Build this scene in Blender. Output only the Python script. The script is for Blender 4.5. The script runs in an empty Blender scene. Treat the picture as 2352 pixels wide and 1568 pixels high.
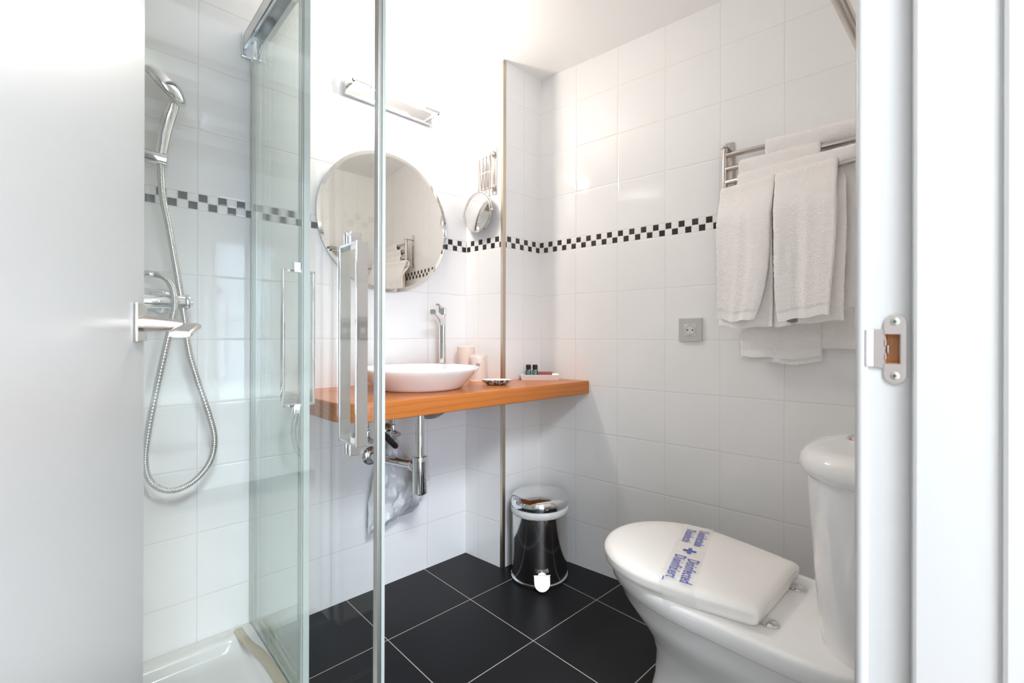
import bpy, bmesh, math, random
from mathutils import Vector, Matrix, noise
random.seed(7)
PI = math.pi
S = bpy.context.scene
COL = S.collection
R = math.radians

# ------------------------------------------------------------------ camera
YAW, PITCH, ROLL = 0.78142635, 0.0000769, 0.00242776
CAM = Vector((-1.567758, -1.519911, 1.003689))
Fw = Vector((math.sin(YAW)*math.cos(PITCH), math.cos(YAW)*math.cos(PITCH), math.sin(PITCH)))
r0 = Vector((math.cos(YAW), -math.sin(YAW), 0)); u0 = r0.cross(Fw)
Rt = math.cos(ROLL)*r0 + math.sin(ROLL)*u0
Up = -math.sin(ROLL)*r0 + math.cos(ROLL)*u0
cd = bpy.data.cameras.new('camera'); cam = bpy.data.objects.new('camera', cd); COL.objects.link(cam)
cam.matrix_world = Matrix(((Rt.x, Up.x, -Fw.x, CAM.x), (Rt.y, Up.y, -Fw.y, CAM.y), (Rt.z, Up.z, -Fw.z, CAM.z), (0, 0, 0, 1)))
cd.sensor_width = 36.0; cd.lens = 36.0*1068.508/2352
cd.shift_x = -43.843/2352; cd.shift_y = -10.425/2352
cd.clip_start = 0.01; cd.clip_end = 60
cd.dof.use_dof = True; cd.dof.focus_distance = 1.75; cd.dof.aperture_fstop = 6.3
S.camera = cam

# ------------------------------------------------------------------ world, daylight, exposure
W = bpy.data.worlds.new('world'); S.world = W; W.use_nodes = True
bg = W.node_tree.nodes['Background']; bg.inputs['Color'].default_value = (0.86, 0.93, 1.0, 1); bg.inputs['Strength'].default_value = 1.6
S.view_settings.view_transform = 'Standard'; S.view_settings.look = 'None'
S.view_settings.exposure = 0.80; S.view_settings.gamma = 1.0; S.view_settings.use_curve_mapping = False

def area(name, loc, rot, sx, sy, power, color):
    l = bpy.data.lights.new(name, 'AREA'); l.shape = 'RECTANGLE'; l.size = sx; l.size_y = sy
    l.energy = power; l.color = color
    o = bpy.data.objects.new(name, l); COL.objects.link(o); o.location = loc; o.rotation_euler = rot
    return o
# daylight through the tall bedroom window behind the camera (in its opening in the far wall)
area('daylight_window', (-2.45, -4.74, 1.15), (R(90), 0, 0), 1.46, 2.04, 56, (0.68, 0.77, 1.0))
# roof window in the bedroom ceiling just outside the door
area('daylight_roof_window', (-1.67, -2.55, 2.595), (0, 0, 0), 0.64, 0.9, 80, (0.86, 0.945, 1.0))
c = S.cycles
c.max_bounces = 14; c.diffuse_bounces = 10; c.glossy_bounces = 8; c.transparent_max_bounces = 24; c.transmission_bounces = 8
c.sample_clamp_indirect = 6.0; c.caustics_reflective = False; c.caustics_refractive = False

# ------------------------------------------------------------------ material helpers
class NT:
    def __init__(s, name):
        s.m = bpy.data.materials.new(name); s.m.use_nodes = True
        s.t = s.m.node_tree; s.n = s.t.nodes; s.l = s.t.links
        s.b = s.n['Principled BSDF']; s.out = s.n['Material Output']
    def node(s, typ, **kw):
        n = s.n.new(typ)
        for k, v in kw.items(): setattr(n, k, v)
        return n
    def math(s, op, a, b=None, c_=None, clamp=False):
        n = s.n.new('ShaderNodeMath'); n.operation = op; n.use_clamp = clamp
        for i, v in enumerate((a, b, c_)):
            if v is None: continue
            if isinstance(v, (int, float)): n.inputs[i].default_value = v
            else: s.l.new(v, n.inputs[i])
        return n.outputs[0]
    def mix(s, f, a, b):
        n = s.n.new('ShaderNodeMix'); n.data_type = 'RGBA'
        for i, v in ((0, f), (6, a), (7, b)):
            if isinstance(v, (int, float)): n.inputs[i].default_value = v
            elif isinstance(v, tuple): n.inputs[i].default_value = (*v, 1)
            else: s.l.new(v, n.inputs[i])
        return n.outputs[2]
    def noise(s, scale, detail=3, vec=None, rough=0.5, dist=0.0):
        n = s.n.new('ShaderNodeTexNoise'); n.inputs['Scale'].default_value = scale
        n.inputs['Detail'].default_value = detail; n.inputs['Roughness'].default_value = rough
        n.inputs['Distortion'].default_value = dist
        if vec is not None: s.l.new(vec, n.inputs['Vector'])
        return n.outputs[0]
    def pos(s):
        return s.n.new('ShaderNodeNewGeometry').outputs['Position']
    def bump(s, h, strength, dist, prev=None):
        n = s.n.new('ShaderNodeBump'); n.inputs['Strength'].default_value = strength; n.inputs['Distance'].default_value = dist
        s.l.new(h, n.inputs['Height'])
        if prev is not None: s.l.new(prev, n.inputs['Normal'])
        return n.outputs[0]
    def set(s, **kw):
        for k, v in kw.items():
            i = s.b.inputs[k]
            if isinstance(v, (int, float)): i.default_value = v
            elif isinstance(v, tuple): i.default_value = (*v, 1) if len(v) == 3 else v
            else: s.l.new(v, i)

def simple(name, col, rough=0.5, metal=0.0, nscale=None, nstr=0.1, ndist=0.001, coat=0.0, var=0.0, **kw):
    t = NT(name); t.set(Roughness=rough, Metallic=metal)
    if var and nscale:
        f = t.noise(nscale, 4, t.pos())
        c1 = tuple(min(1, v*(1+var)) for v in col); c2 = tuple(v*(1-var) for v in col)
        t.set(**{'Base Color': t.mix(f, c2, c1)})
    else: t.set(**{'Base Color': col})
    if nscale and nstr: t.set(Normal=t.bump(t.noise(nscale, 3, t.pos()), nstr, ndist))
    if coat: t.b.inputs['Coat Weight'].default_value = coat; t.b.inputs['Coat Roughness'].default_value = 0.03
    for k, v in kw.items(): t.b.inputs[k.replace('_', ' ')].default_value = v
    return t.m

TW = 0.2058
def tile_wall(name, dx, dy, off, tint=(0.90, 0.895, 0.888), gc=(0.80, 0.735, 0.665)):
    """glazed white wall tiles with a two-row black and white mosaic border; u runs along (dx,dy)"""
    t = NT(name)
    sep = t.n.new('ShaderNodeSeparateXYZ'); t.l.new(t.pos(), sep.inputs[0])
    x, y, z = sep.outputs
    u = t.math('ADD', t.math('ADD', t.math('MULTIPLY', x, dx), t.math('MULTIPLY', y, dy)), -off)
    zb, zt = 1.394, 1.4449
    inm = t.math('MULTIPLY', t.math('GREATER_THAN', z, zb), t.math('LESS_THAN', z, zt))
    # plain tiles
    def dist_to_line(v, period):
        f = t.math('FRACT', t.math('DIVIDE', v, period))
        f = t.math('ABSOLUTE', t.math('SUBTRACT', f, 0.5))
        return t.math('MULTIPLY', t.math('SUBTRACT', 0.5, f), period)   # metres to the nearest line
    du = dist_to_line(u, TW)
    low = t.math('LESS_THAN', z, (zb+zt)/2)
    zl = dist_to_line(t.math('SUBTRACT', z, zb-8*0.2), 0.2); zh = dist_to_line(t.math('SUBTRACT', z, zt), 0.2)
    dz = t.math('ADD', t.math('MULTIPLY', low, zl), t.math('MULTIPLY', t.math('SUBTRACT', 1.0, low), zh))
    dmin = t.math('MINIMUM', du, dz)
    # mosaic
    mu = TW/8; mz = (zt-zb)/2
    dmu = dist_to_line(u, mu); dmz = dist_to_line(t.math('SUBTRACT', z, zb), mz)
    dm = t.math('MINIMUM', dmu, dmz)
    iu = t.math('FLOOR', t.math('DIVIDE', u, mu)); iz = t.math('FLOOR', t.math('DIVIDE', t.math('SUBTRACT', z, zb), mz))
    par = t.math('MODULO', t.math('ADD', t.math('ADD', iu, iz), 2001.0), 2.0)   # 0 -> black
    black = t.math('MULTIPLY', inm, t.math('LESS_THAN', par, 0.5))
    d = t.math('ADD', t.math('MULTIPLY', inm, dm), t.math('MULTIPLY', t.math('SUBTRACT', 1.0, inm), dmin))
    gw = t.math('ADD', t.math('MULTIPLY', inm, 0.0003), 0.0011)
    grout = t.math('LESS_THAN', d, gw)
    black = t.math('MULTIPLY', black, t.math('SUBTRACT', 1.0, grout))
    nz = t.noise(3.0, 2, t.pos())
    base = t.mix(nz, tint, tuple(v*0.985 for v in tint))
    base = t.mix(grout, base, gc)
    base = t.mix(black, base, (0.028, 0.028, 0.030))
    t.set(**{'Base Color': base})
    rough = t.math('ADD', t.math('MULTIPLY', grout, 0.55), 0.07)
    t.set(Roughness=rough)
    edge = t.math('SMOOTH_MIN', t.math('DIVIDE', d, 0.005), 1.0, 0.35)
    wav = t.noise(9.0, 1, t.pos())
    cell = t.n.new('ShaderNodeTexWhiteNoise')
    cmb = t.n.new('ShaderNodeCombineXYZ')
    t.l.new(t.math('FLOOR', t.math('DIVIDE', u, TW)), cmb.inputs[0]); t.l.new(t.math('FLOOR', t.math('DIVIDE', z, 0.2)), cmb.inputs[1])
    t.l.new(cmb.outputs[0], cell.inputs['Vector'])
    b1 = t.bump(edge, 0.5, 0.0012)
    b2 = t.bump(wav, 0.25, 0.004, b1)
    b3 = t.bump(t.noise(160, 2, t.pos()), 0.04, 0.0004, b2)
    t.set(Normal=b3)
    t.b.inputs['Specular IOR Level'].default_value = 0.55
    return t.m

def floor_mat():
    t = NT('black_stoneware_tiles')
    sep = t.n.new('ShaderNodeSeparateXYZ'); t.l.new(t.pos(), sep.inputs[0])
    x, y, z = sep.outputs; s_ = 0.3404
    def dl(v, o):
        f = t.math('FRACT', t.math('DIVIDE', t.math('SUBTRACT', v, o), s_))
        return t.math('MULTIPLY', t.math('SUBTRACT', 0.5, t.math('ABSOLUTE', t.math('SUBTRACT', f, 0.5))), s_)
    d = t.math('MINIMUM', dl(x, -0.4776-10*s_), dl(y, -0.0948-10*s_))
    g = t.math('LESS_THAN', d, 0.0014)
    cmb = t.n.new('ShaderNodeCombineXYZ')
    t.l.new(t.math('FLOOR', t.math('DIVIDE', t.math('SUBTRACT', x, -0.4776), s_)), cmb.inputs[0])
    t.l.new(t.math('FLOOR', t.math('DIVIDE', t.math('SUBTRACT', y, -0.0948), s_)), cmb.inputs[1])
    wn = t.n.new('ShaderNodeTexWhiteNoise'); t.l.new(cmb.outputs[0], wn.inputs['Vector'])
    n1 = t.noise(7, 6, t.pos(), 0.6)
    f = t.math('ADD', t.math('MULTIPLY', n1, 0.7), t.math('MULTIPLY', wn.outputs[0], 0.3))
    col = t.mix(f, (0.009, 0.009, 0.010), (0.017, 0.017, 0.0185))
    col = t.mix(g, col, (0.50, 0.44, 0.385))
    spk = t.math('GREATER_THAN', t.noise(420, 1, t.pos()), 0.80)
    col = t.mix(t.math('MULTIPLY', spk, 0.35), col, (0.25, 0.25, 0.25))
    t.set(**{'Base Color': col}, Roughness=t.math('ADD', t.math('MULTIPLY', n1, 0.16), t.math('ADD', t.math('MULTIPLY', g, 0.35), 0.30)))
    t.b.inputs['Specular IOR Level'].default_value = 0.18
    e = t.math('SMOOTH_MIN', t.math('DIVIDE', d, 0.003), 1.0, 0.3)
    t.set(Normal=t.bump(t.noise(60, 5, t.pos()), 0.10, 0.001, t.bump(e, 0.5, 0.0008)))
    return t.m

def wood_mat(name, c1, c2, axis='X', rough=0.3, scale=1.0):
    t = NT(name)
    mp = t.n.new('ShaderNodeMapping'); t.l.new(t.pos(), mp.inputs['Vector'])
    sc = {'X': (1.1, 9, 9), 'Y': (9, 1.1, 9), 'Z': (9, 9, 1.1)}[axis]
    mp.inputs['Scale'].default_value = tuple(v*scale for v in sc)
    w = t.n.new('ShaderNodeTexWave'); w.wave_type = 'RINGS'; w.rings_direction = axis
    w.inputs['Scale'].default_value = 2.1; w.inputs['Distortion'].default_value = 7; w.inputs['Detail'].default_value = 3
    w.inputs['Detail Scale'].default_value = 0.7
    t.l.new(mp.outputs[0], w.inputs['Vector'])
    n = t.noise(6, 6, mp.outputs[0], 0.65)
    mp2 = t.n.new('ShaderNodeMapping'); t.l.new(t.pos(), mp2.inputs['Vector']); mp2.inputs['Scale'].default_value = tuple(v*18*scale for v in sc)
    n2 = t.noise(3, 3, mp2.outputs[0])
    line = t.math('POWER', w.outputs['Fac'], 5.0)
    f = t.math('ADD', t.math('MULTIPLY', n, 0.65), t.math('MULTIPLY', n2, 0.25))
    col = t.mix(f, c1, c2)
    col = t.mix(t.math('MULTIPLY', line, 0.32), col, tuple(v*0.62 for v in c1))
    t.set(**{'Base Color': col}, Roughness=rough, Normal=t.bump(n2, 0.06, 0.0006))
    t.b.inputs['Coat Weight'].default_value = 0.08; t.b.inputs['Coat Roughness'].default_value = 0.15; t.b.inputs['Specular IOR Level'].default_value = 0.4
    return t.m

def glass_mat(name, tint=(0.975, 0.989, 0.984), refl=1.0):
    t = NT(name); t.n.remove(t.b)
    tr = t.n.new('ShaderNodeBsdfTransparent'); tr.inputs[0].default_value = (*tint, 1)
    gl = t.n.new('ShaderNodeBsdfGlossy'); gl.inputs['Roughness'].default_value = 0.0; gl.inputs[0].default_value = (0.95, 1, 0.98, 1)
    geo = t.n.new('ShaderNodeNewGeometry'); fr = t.n.new('ShaderNodeFresnel')
    # the same grazing law on both faces of the slab
    ior = t.math('ADD', t.math('MULTIPLY', geo.outputs['Backfacing'], 1/1.5-1.5), 1.5)
    t.l.new(ior, fr.inputs['IOR'])
    mx = t.n.new('ShaderNodeMixShader'); t.l.new(t.math('MULTIPLY', fr.outputs[0], refl), mx.inputs[0])
    t.l.new(tr.outputs[0], mx.inputs[1]); t.l.new(gl.outputs[0], mx.inputs[2]); t.l.new(mx.outputs[0], t.out.inputs[0])
    return t.m

def glass_edge_mat():
    t = NT('glass_edge'); t.set(**{'Base Color': (0.30, 0.42, 0.38)}, Roughness=0.15)
    t.b.inputs['Transmission Weight'].default_value = 0.4
    t.set(Normal=t.bump(t.noise(50, 2, t.pos()), 0.05, 0.001))
    return t.m

def terry_mat(name, col):
    t = NT(name)
    v = t.n.new('ShaderNodeTexVoronoi'); v.inputs['Scale'].default_value = 300; t.l.new(t.pos(), v.inputs['Vector'])
    n = t.noise(190, 3, t.pos()); n3 = t.noise(40, 2, t.pos())
    h = t.math('ADD', t.math('MULTIPLY', v.outputs['Distance'], 0.6), n)
    t.set(**{'Base Color': t.mix(n3, tuple(x*0.95 for x in col), col)}, Roughness=0.95, Normal=t.bump(h, 0.5, 0.0040))
    t.b.inputs['Sheen Weight'].default_value = 0.25
    return t.m

def emis(name, col, strength):
    t = NT(name); t.set(**{'Base Color': (1, 1, 1), 'Emission Color': col, 'Emission Strength': strength}, Roughness=0.4)
    n = t.noise(4, 1, t.pos()); t.set(Roughness=t.math('ADD', t.math('MULTIPLY', n, 0.1), 0.35))
    return t.m

M = {}
M['tileA'] = tile_wall('glazed_tiles_mirror_wall', 1, 0, -0.257-TW*40, gc=(0.72, 0.70, 0.67))
CX, CY = math.sin(0.10533819), math.cos(0.10533819)     # wall C and the column's side run a little off square
M['tileC'] = tile_wall('glazed_tiles_right_wall', CX, -CY, 0.2005-TW*40)
M['tileB'] = tile_wall('glazed_tiles_column_side', CX, -CY, (CX*-0.2475-CY*0.1505)-TW*40)
M['tileD'] = tile_wall('glazed_tiles_column_front', 1, 0, -0.1074-TW*40)
M['tileE'] = tile_wall('glazed_tiles_door_wall', -1, 0, 0.05-TW*40)
M['tileF'] = tile_wall('glazed_tiles_shower_wall', 0, -1, 0.03-TW*40)
M['floor'] = floor_mat()
M['ceiling'] = simple('ceiling_paint', (0.90, 0.895, 0.885), 0.75, nscale=220, nstr=0.08, ndist=0.0006)
M['paint'] = simple('wall_paint', (0.86, 0.86, 0.85), 0.7, nscale=180, nstr=0.1, ndist=0.0006)
M['lacquer'] = simple('white_door_lacquer', (0.70, 0.705, 0.71), 0.28, nscale=120, nstr=0.05, ndist=0.0005)
M['frame'] = simple('white_frame_lacquer', (0.48, 0.475, 0.47), 0.35, nscale=120, nstr=0.05, ndist=0.0005)
M['chrome'] = simple('chrome', (0.80, 0.81, 0.82), 0.05, 1.0, nscale=30, nstr=0.02, ndist=0.0005)
M['railsteel'] = simple('polished_rail', (0.66, 0.68, 0.69), 0.24, 1.0, nscale=200, nstr=0.03, ndist=0.0003)
M['satin'] = simple('satin_steel', (0.60, 0.555, 0.52), 0.26, 1.0, nscale=300, nstr=0.05, ndist=0.0003)
M['nickel'] = simple('brushed_nickel', (0.72, 0.66, 0.62), 0.24, 1.0, nscale=200, nstr=0.04, ndist=0.0003)
M['trim'] = simple('champagne_trim', (0.62, 0.53, 0.44), 0.38, 1.0, nscale=200, nstr=0.04, ndist=0.0003)
M['alu'] = simple('bright_aluminium', (0.64, 0.64, 0.625), 0.38, 1.0, nscale=200, nstr=0.04, ndist=0.0003)
M['ceramic'] = simple('white_ceramic', (0.86, 0.85, 0.83), 0.07, nscale=4, nstr=0.03, ndist=0.002, coat=0.4)
M['sanitary'] = simple('toilet_ceramic', (0.88, 0.87, 0.86), 0.08, nscale=4, nstr=0.03, ndist=0.002, coat=0.3)
M['seat'] = simple('seat_plastic', (0.85, 0.825, 0.79), 0.20, nscale=40, nstr=0.03, ndist=0.0005)
M['acrylic'] = simple('tray_acrylic', (0.76, 0.745, 0.72), 0.16, nscale=6, nstr=0.04, ndist=0.002)
M['counter'] = wood_mat('cherry_worktop', (0.43, 0.125, 0.022), (0.60, 0.205, 0.045))
M['rawwood'] = wood_mat('raw_wood', (0.42, 0.17, 0.06), (0.62, 0.30, 0.13), 'Z', 0.5, 4)
M['glass'] = glass_mat('clear_glass')
M['gedge'] = glass_edge_mat()
M['seal'] = simple('translucent_seal', (0.50, 0.55, 0.52), 0.25, nscale=80, nstr=0.05, ndist=0.0005)
M['beige'] = simple('yellowed_seal', (0.52, 0.46, 0.34), 0.4, nscale=60, nstr=0.08, ndist=0.0008)
M['mirror'] = simple('mirror_silver', (0.95, 0.935, 0.905), 0.0, 1.0, nscale=2, nstr=0.004, ndist=0.0005)
M['terry'] = terry_mat('white_terry', (0.96, 0.925, 0.90))
M['hem'] = simple('woven_hem', (0.91, 0.885, 0.865), 0.9, nscale=700, nstr=0.35, ndist=0.0006)
M['outlet'] = simple('grey_plastic', (0.52, 0.515, 0.49), 0.4, nscale=200, nstr=0.04, ndist=0.0003)
M['outlet2'] = simple('pale_grey_plastic', (0.66, 0.66, 0.64), 0.3, nscale=200, nstr=0.04, ndist=0.0003)
M['black'] = simple('black_plastic', (0.014, 0.014, 0.015), 0.35, nscale=120, nstr=0.05, ndist=0.0004)
M['teal'] = simple('teal_bottle', (0.010, 0.085, 0.080), 0.2, nscale=90, nstr=0.05, ndist=0.0004, coat=0.3)
M['red'] = simple('red_wrapper', (0.30, 0.055, 0.055), 0.4, nscale=120, nstr=0.1, ndist=0.0005)
M['cup'] = simple('peach_cup', (0.84, 0.68, 0.58), 0.45, nscale=90, nstr=0.06, ndist=0.0005)
M['whitep'] = simple('white_plastic', (0.86, 0.86, 0.85), 0.35, nscale=120, nstr=0.04, ndist=0.0004)
M['blueink'] = simple('blue_ink', (0.075, 0.105, 0.40), 0.5, nscale=300, nstr=0.05, ndist=0.0002)
M['greyink'] = simple('grey_ink', (0.30, 0.28, 0.27), 0.5, nscale=300, nstr=0.05, ndist=0.0002)
M['magenta'] = simple('magenta_ring', (0.60, 0.03, 0.16), 0.4, nscale=300, nstr=0.05, ndist=0.0002)
M['bluelabel'] = simple('blue_label', (0.10, 0.42, 0.62), 0.5, nscale=300, nstr=0.05, ndist=0.0002)
M['redlabel'] = simple('red_label', (0.72, 0.13, 0.12), 0.5, nscale=300, nstr=0.05, ndist=0.0002)
M['tube'] = emis('glowing_tube', (1.0, 0.915, 0.83), 188.0)
M['screw'] = simple('zinc_screw', (0.56, 0.57, 0.50), 0.35, 1.0, nscale=300, nstr=0.04, ndist=0.0003)
M['strike'] = simple('strike_steel', (0.62, 0.565, 0.545), 0.30, 1.0, nscale=250, nstr=0.05, ndist=0.0003)
M['oak'] = wood_mat('oak_boards', (0.46, 0.40, 0.34), (0.58, 0.52, 0.45), 'X', 0.4, 1)
M['bed'] = simple('white_bedcover', (0.84, 0.85, 0.86), 0.9, nscale=30, nstr=0.6, ndist=0.01)
M['beam'] = simple('greige_beam', (0.42, 0.40, 0.36), 0.6, nscale=30, nstr=0.2, ndist=0.002)

# steel mirror shell of the bin, with very faint brushed rings
def bin_mat():
    t = NT('polished_bin_steel'); 
    t.set(**{'Base Color': (0.60, 0.585, 0.575)}, Metallic=1.0, Roughness=0.13)
    mp = t.n.new('ShaderNodeMapping'); t.l.new(t.pos(), mp.inputs['Vector']); mp.inputs['Scale'].default_value = (1, 1, 140)
    t.set(Normal=t.bump(t.noise(6, 2, mp.outputs[0]), 0.03, 0.0005)); return t.m
M['bin'] = bin_mat()
def plastic_film(name, col, tr=0.35):
    t = NT(name); t.set(**{'Base Color': col}, Roughness=0.3, Alpha=1-tr)
    t.b.inputs['Subsurface Weight'].default_value = 0.0
    t.set(Normal=t.bump(t.noise(25, 4, t.pos(), 0.6, 1.5), 0.35, 0.006)); return t.m
M['film'] = plastic_film('bag_film', (0.66, 0.67, 0.68), 0.05)
M['liner'] = plastic_film('liner_film', (0.88, 0.88, 0.87), 0.1)
M['band'] = plastic_film('sealing_band', (0.86, 0.85, 0.83), 0.72)
M['wrap'] = plastic_film('cup_wrap', (0.90, 0.88, 0.86), 0.72)
def shell_mat():
    t = NT('speckled_shell')
    v = t.n.new('ShaderNodeTexVoronoi'); v.inputs['Scale'].default_value = 130; t.l.new(t.pos(), v.inputs['Vector'])
    k = t.math('GREATER_THAN', t.noise(95, 3, t.pos(), 0.6, 1.0), 0.52)
    t.set(**{'Base Color': t.mix(k, (0.62, 0.57, 0.52), (0.03, 0.022, 0.02))}, Roughness=0.3, Normal=t.bump(v.outputs['Distance'], 0.4, 0.001)); return t.m
M['shell'] = shell_mat()
def hose_mat():
    t = NT('ribbed_chrome_hose'); t.set(**{'Base Color': (0.62, 0.61, 0.59)}, Metallic=1.0, Roughness=0.18)
    t.set(Normal=t.bump(t.noise(60, 1, t.pos()), 0.03, 0.0005)); return t.m
M['hose'] = hose_mat()

# ------------------------------------------------------------------ mesh helpers
WL = {}
def finish(bm, sharp=35.0, smooth=True):
    bmesh.ops.remove_doubles(bm, verts=bm.verts, dist=1e-6)
    bmesh.ops.recalc_face_normals(bm, faces=bm.faces)
    if smooth:
        for f in bm.faces: f.smooth = True
        a = math.radians(sharp)
        for e in bm.edges:
            if len(e.link_faces) != 2 or e.calc_face_angle(0) > a: e.smooth = False
        # big flat faces framed by small bevel faces keep their true flat normal
        for f in bm.faces:
            nb = [g for e in f.edges for g in e.link_faces if g is not f]
            if len(nb) >= 4 and f.calc_area() > 3*max(g.calc_area() for g in nb) and all(f.normal.angle(g.normal, 3.2) > 0.15 for g in nb): f.smooth = False
def obj(name, bm, mat, parent=None, sharp=35.0, smooth=True, recalc=True):
    """link bm (built in room coordinates) as ONE mesh object, its origin at its own base or its parent's"""
    if recalc: finish(bm, sharp, smooth)
    me = bpy.data.meshes.new(name)
    if parent is not None: o0 = WL[parent.name]
    else:
        xs = [v.co for v in bm.verts]
        o0 = Vector(((min(v.x for v in xs)+max(v.x for v in xs))/2, (min(v.y for v in xs)+max(v.y for v in xs))/2, min(v.z for v in xs)))
    bmesh.ops.translate(bm, vec=-o0, verts=bm.verts)
    bm.to_mesh(me); bm.free()
    for m in (mat if isinstance(mat, (list, tuple)) else [mat]): me.materials.append(m)
    o = bpy.data.objects.new(name, me); COL.objects.link(o)
    if parent is not None: o.parent = parent
    else: o.location = o0
    WL[o.name] = o0
    return o
def thing(name, loc, label, cat, group=None):
    o = bpy.data.objects.new(name, None); COL.objects.link(o); o.location = loc; o.empty_display_size = 0.05
    WL[o.name] = Vector(loc); tag(o, label, cat, group); return o
def tag(o, label, cat, group=None):
    o['label'] = label; o['category'] = cat
    if group: o['group'] = group
    return o
def struct(name, bm, mat, label=None, parent=None, **kw):
    o = obj(name, bm, mat, parent, **kw)
    if parent is None: o['kind'] = 'structure'
    if label: o['label'] = label
    return o
def B(): return bmesh.new()
def add(bm, other):
    me = bpy.data.meshes.new('t'); other.to_mesh(me); other.free(); bm.from_mesh(me); bpy.data.meshes.remove(me)
def box(bm, x0, x1, y0, y1, z0, z1, bev=0.0, seg=2, rot=None, mi=0):
    t = bmesh.new()
    m = Matrix.Translation(((x0+x1)/2, (y0+y1)/2, (z0+z1)/2)) @ Matrix.Diagonal((abs(x1-x0), abs(y1-y0), abs(z1-z0), 1))
    bmesh.ops.create_cube(t, size=1, matrix=m)
    if bev: bmesh.ops.bevel(t, geom=list(t.edges), offset=bev, segments=seg, profile=0.5, affect='EDGES')
    for f in t.faces: f.material_index = mi
    if rot is not None: bmesh.ops.transform(t, matrix=rot, verts=t.verts)
    add(bm, t); return bm
def frame_mat(origin, xdir, zdir=Vector((0, 0, 1))):
    x = Vector(xdir).normalized(); z = Vector(zdir).normalized(); y = z.cross(x).normalized(); z = x.cross(y)
    return Matrix(((x.x, y.x, z.x, origin[0]), (x.y, y.y, z.y, origin[1]), (x.z, y.z, z.z, origin[2]), (0, 0, 0, 1)))
def lathe(bm, prof, center, n=48, axis=None, mi=0, cap=True):
    """prof: list of (r, h) from one end to the other; axis: direction of h"""
    cx = Vector(center); ax = Vector(axis or (0, 0, 1)).normalized()
    a = Vector((1, 0, 0)) if abs(ax.x) < 0.9 else Vector((0, 1, 0))
    e1 = (a - ax*a.dot(ax)).normalized(); e2 = ax.cross(e1)
    rings = []
    for r, h in prof:
        if r < 1e-6: rings.append([bm.verts.new(cx+ax*h)])
        else: rings.append([bm.verts.new(cx+ax*h+e1*r*math.cos(2*PI*i/n)+e2*r*math.sin(2*PI*i/n)) for i in range(n)])
    for A, C_ in zip(rings, rings[1:]):
        for i in range(n):
            j = (i+1) % n
            if len(A) == 1 and len(C_) == 1: continue
            if len(A) == 1: f = bm.faces.new((A[0], C_[i], C_[j]))
            elif len(C_) == 1: f = bm.faces.new((A[i], A[j], C_[0]))
            else: f = bm.faces.new((A[i], A[j], C_[j], C_[i]))
            f.material_index = mi
    for Rg in (rings[0], rings[-1]):
        if len(Rg) > 2 and cap:
            try: bm.faces.new(Rg).material_index = mi
            except ValueError: pass
    return bm
def cyl(bm, p0, p1, r, n=24, bev=0.0, r2=None):
    p0 = Vector(p0); p1 = Vector(p1); L = (p1-p0).length; r2 = r if r2 is None else r2
    if bev: prof = [(r-bev, 0), (r-bev*0.3, bev*0.3), (r, bev), (r2, L-bev), (r2-bev*0.3, L-bev*0.3), (r2-bev, L)]
    else: prof = [(r, 0), (r2, L)]
    return lathe(bm, prof, p0, n, (p1-p0))
def spline(pts, n=10):
    P = [Vector(p) for p in pts]; P = [P[0]*2-P[1]]+P+[P[-1]*2-P[-2]]; out = []
    for i in range(1, len(P)-2):
        for k in range(n):
            t = k/n; a, b, c_, d = P[i-1], P[i], P[i+1], P[i+2]
            out.append(0.5*((2*b)+(-a+c_)*t+(2*a-5*b+4*c_-d)*t*t+(-a+3*b-3*c_+d)*t**3))
    out.append(P[-2]); return out
def tube(bm, pts, r, n=12, rf=None, caps=True, flat=None):
    P = [Vector(p) for p in pts]; rings = []; prev = None
    for i, p in enumerate(P):
        t = (P[min(i+1, len(P)-1)]-P[max(i-1, 0)]).normalized()
        if prev is None:
            a = Vector((0, 0, 1)) if abs(t.z) < 0.9 else Vector((1, 0, 0)); e1 = (a-t*a.dot(t)).normalized()
        else: e1 = (prev-t*prev.dot(t)).normalized()
        prev = e1; e2 = t.cross(e1); rr = rf(i/(len(P)-1), i) if rf else r
        fl = flat or 1.0
        rings.append([bm.verts.new(p+e1*rr*math.cos(2*PI*k/n)+e2*rr*fl*math.sin(2*PI*k/n)) for k in range(n)])
    for A, C_ in zip(rings, rings[1:]):
        for k in range(n): bm.faces.new((A[k], A[(k+1) % n], C_[(k+1) % n], C_[k]))
    if caps: bm.faces.new(rings[0]); bm.faces.new(rings[-1])
    return bm
def prism(bm, poly, z0, z1, bev=0.0, seg=3, mat=None, mi=0):
    t = bmesh.new(); lo = [t.verts.new((x, y, z0)) for x, y in poly]; hi = [t.verts.new((x, y, z1)) for x, y in poly]
    n = len(poly)
    for i in range(n): t.faces.new((lo[i], lo[(i+1) % n], hi[(i+1) % n], hi[i]))
    fb = t.faces.new(lo); ft = t.faces.new(hi)
    bmesh.ops.recalc_face_normals(t, faces=t.faces)
    if bev:
        es = list({e for f in (fb, ft) for e in f.edges})
        bmesh.ops.bevel(t, geom=es, offset=bev, segments=seg, profile=0.5, affect='EDGES')
    for f in t.faces: f.material_index = mi
    if mat is not None: bmesh.ops.transform(t, matrix=mat, verts=t.verts)
    add(bm, t); return bm
def loft(bm, secs, cap0=True, cap1=True):
    rings = [[bm.verts.new(p) for p in s] for s in secs]
    n = len(rings[0])
    for A, C_ in zip(rings, rings[1:]):
        for i in range(n): bm.faces.new((A[i], A[(i+1) % n], C_[(i+1) % n], C_[i]))
    if cap0: bm.faces.new(rings[0])
    if cap1: bm.faces.new(rings[-1])
    return bm
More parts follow.
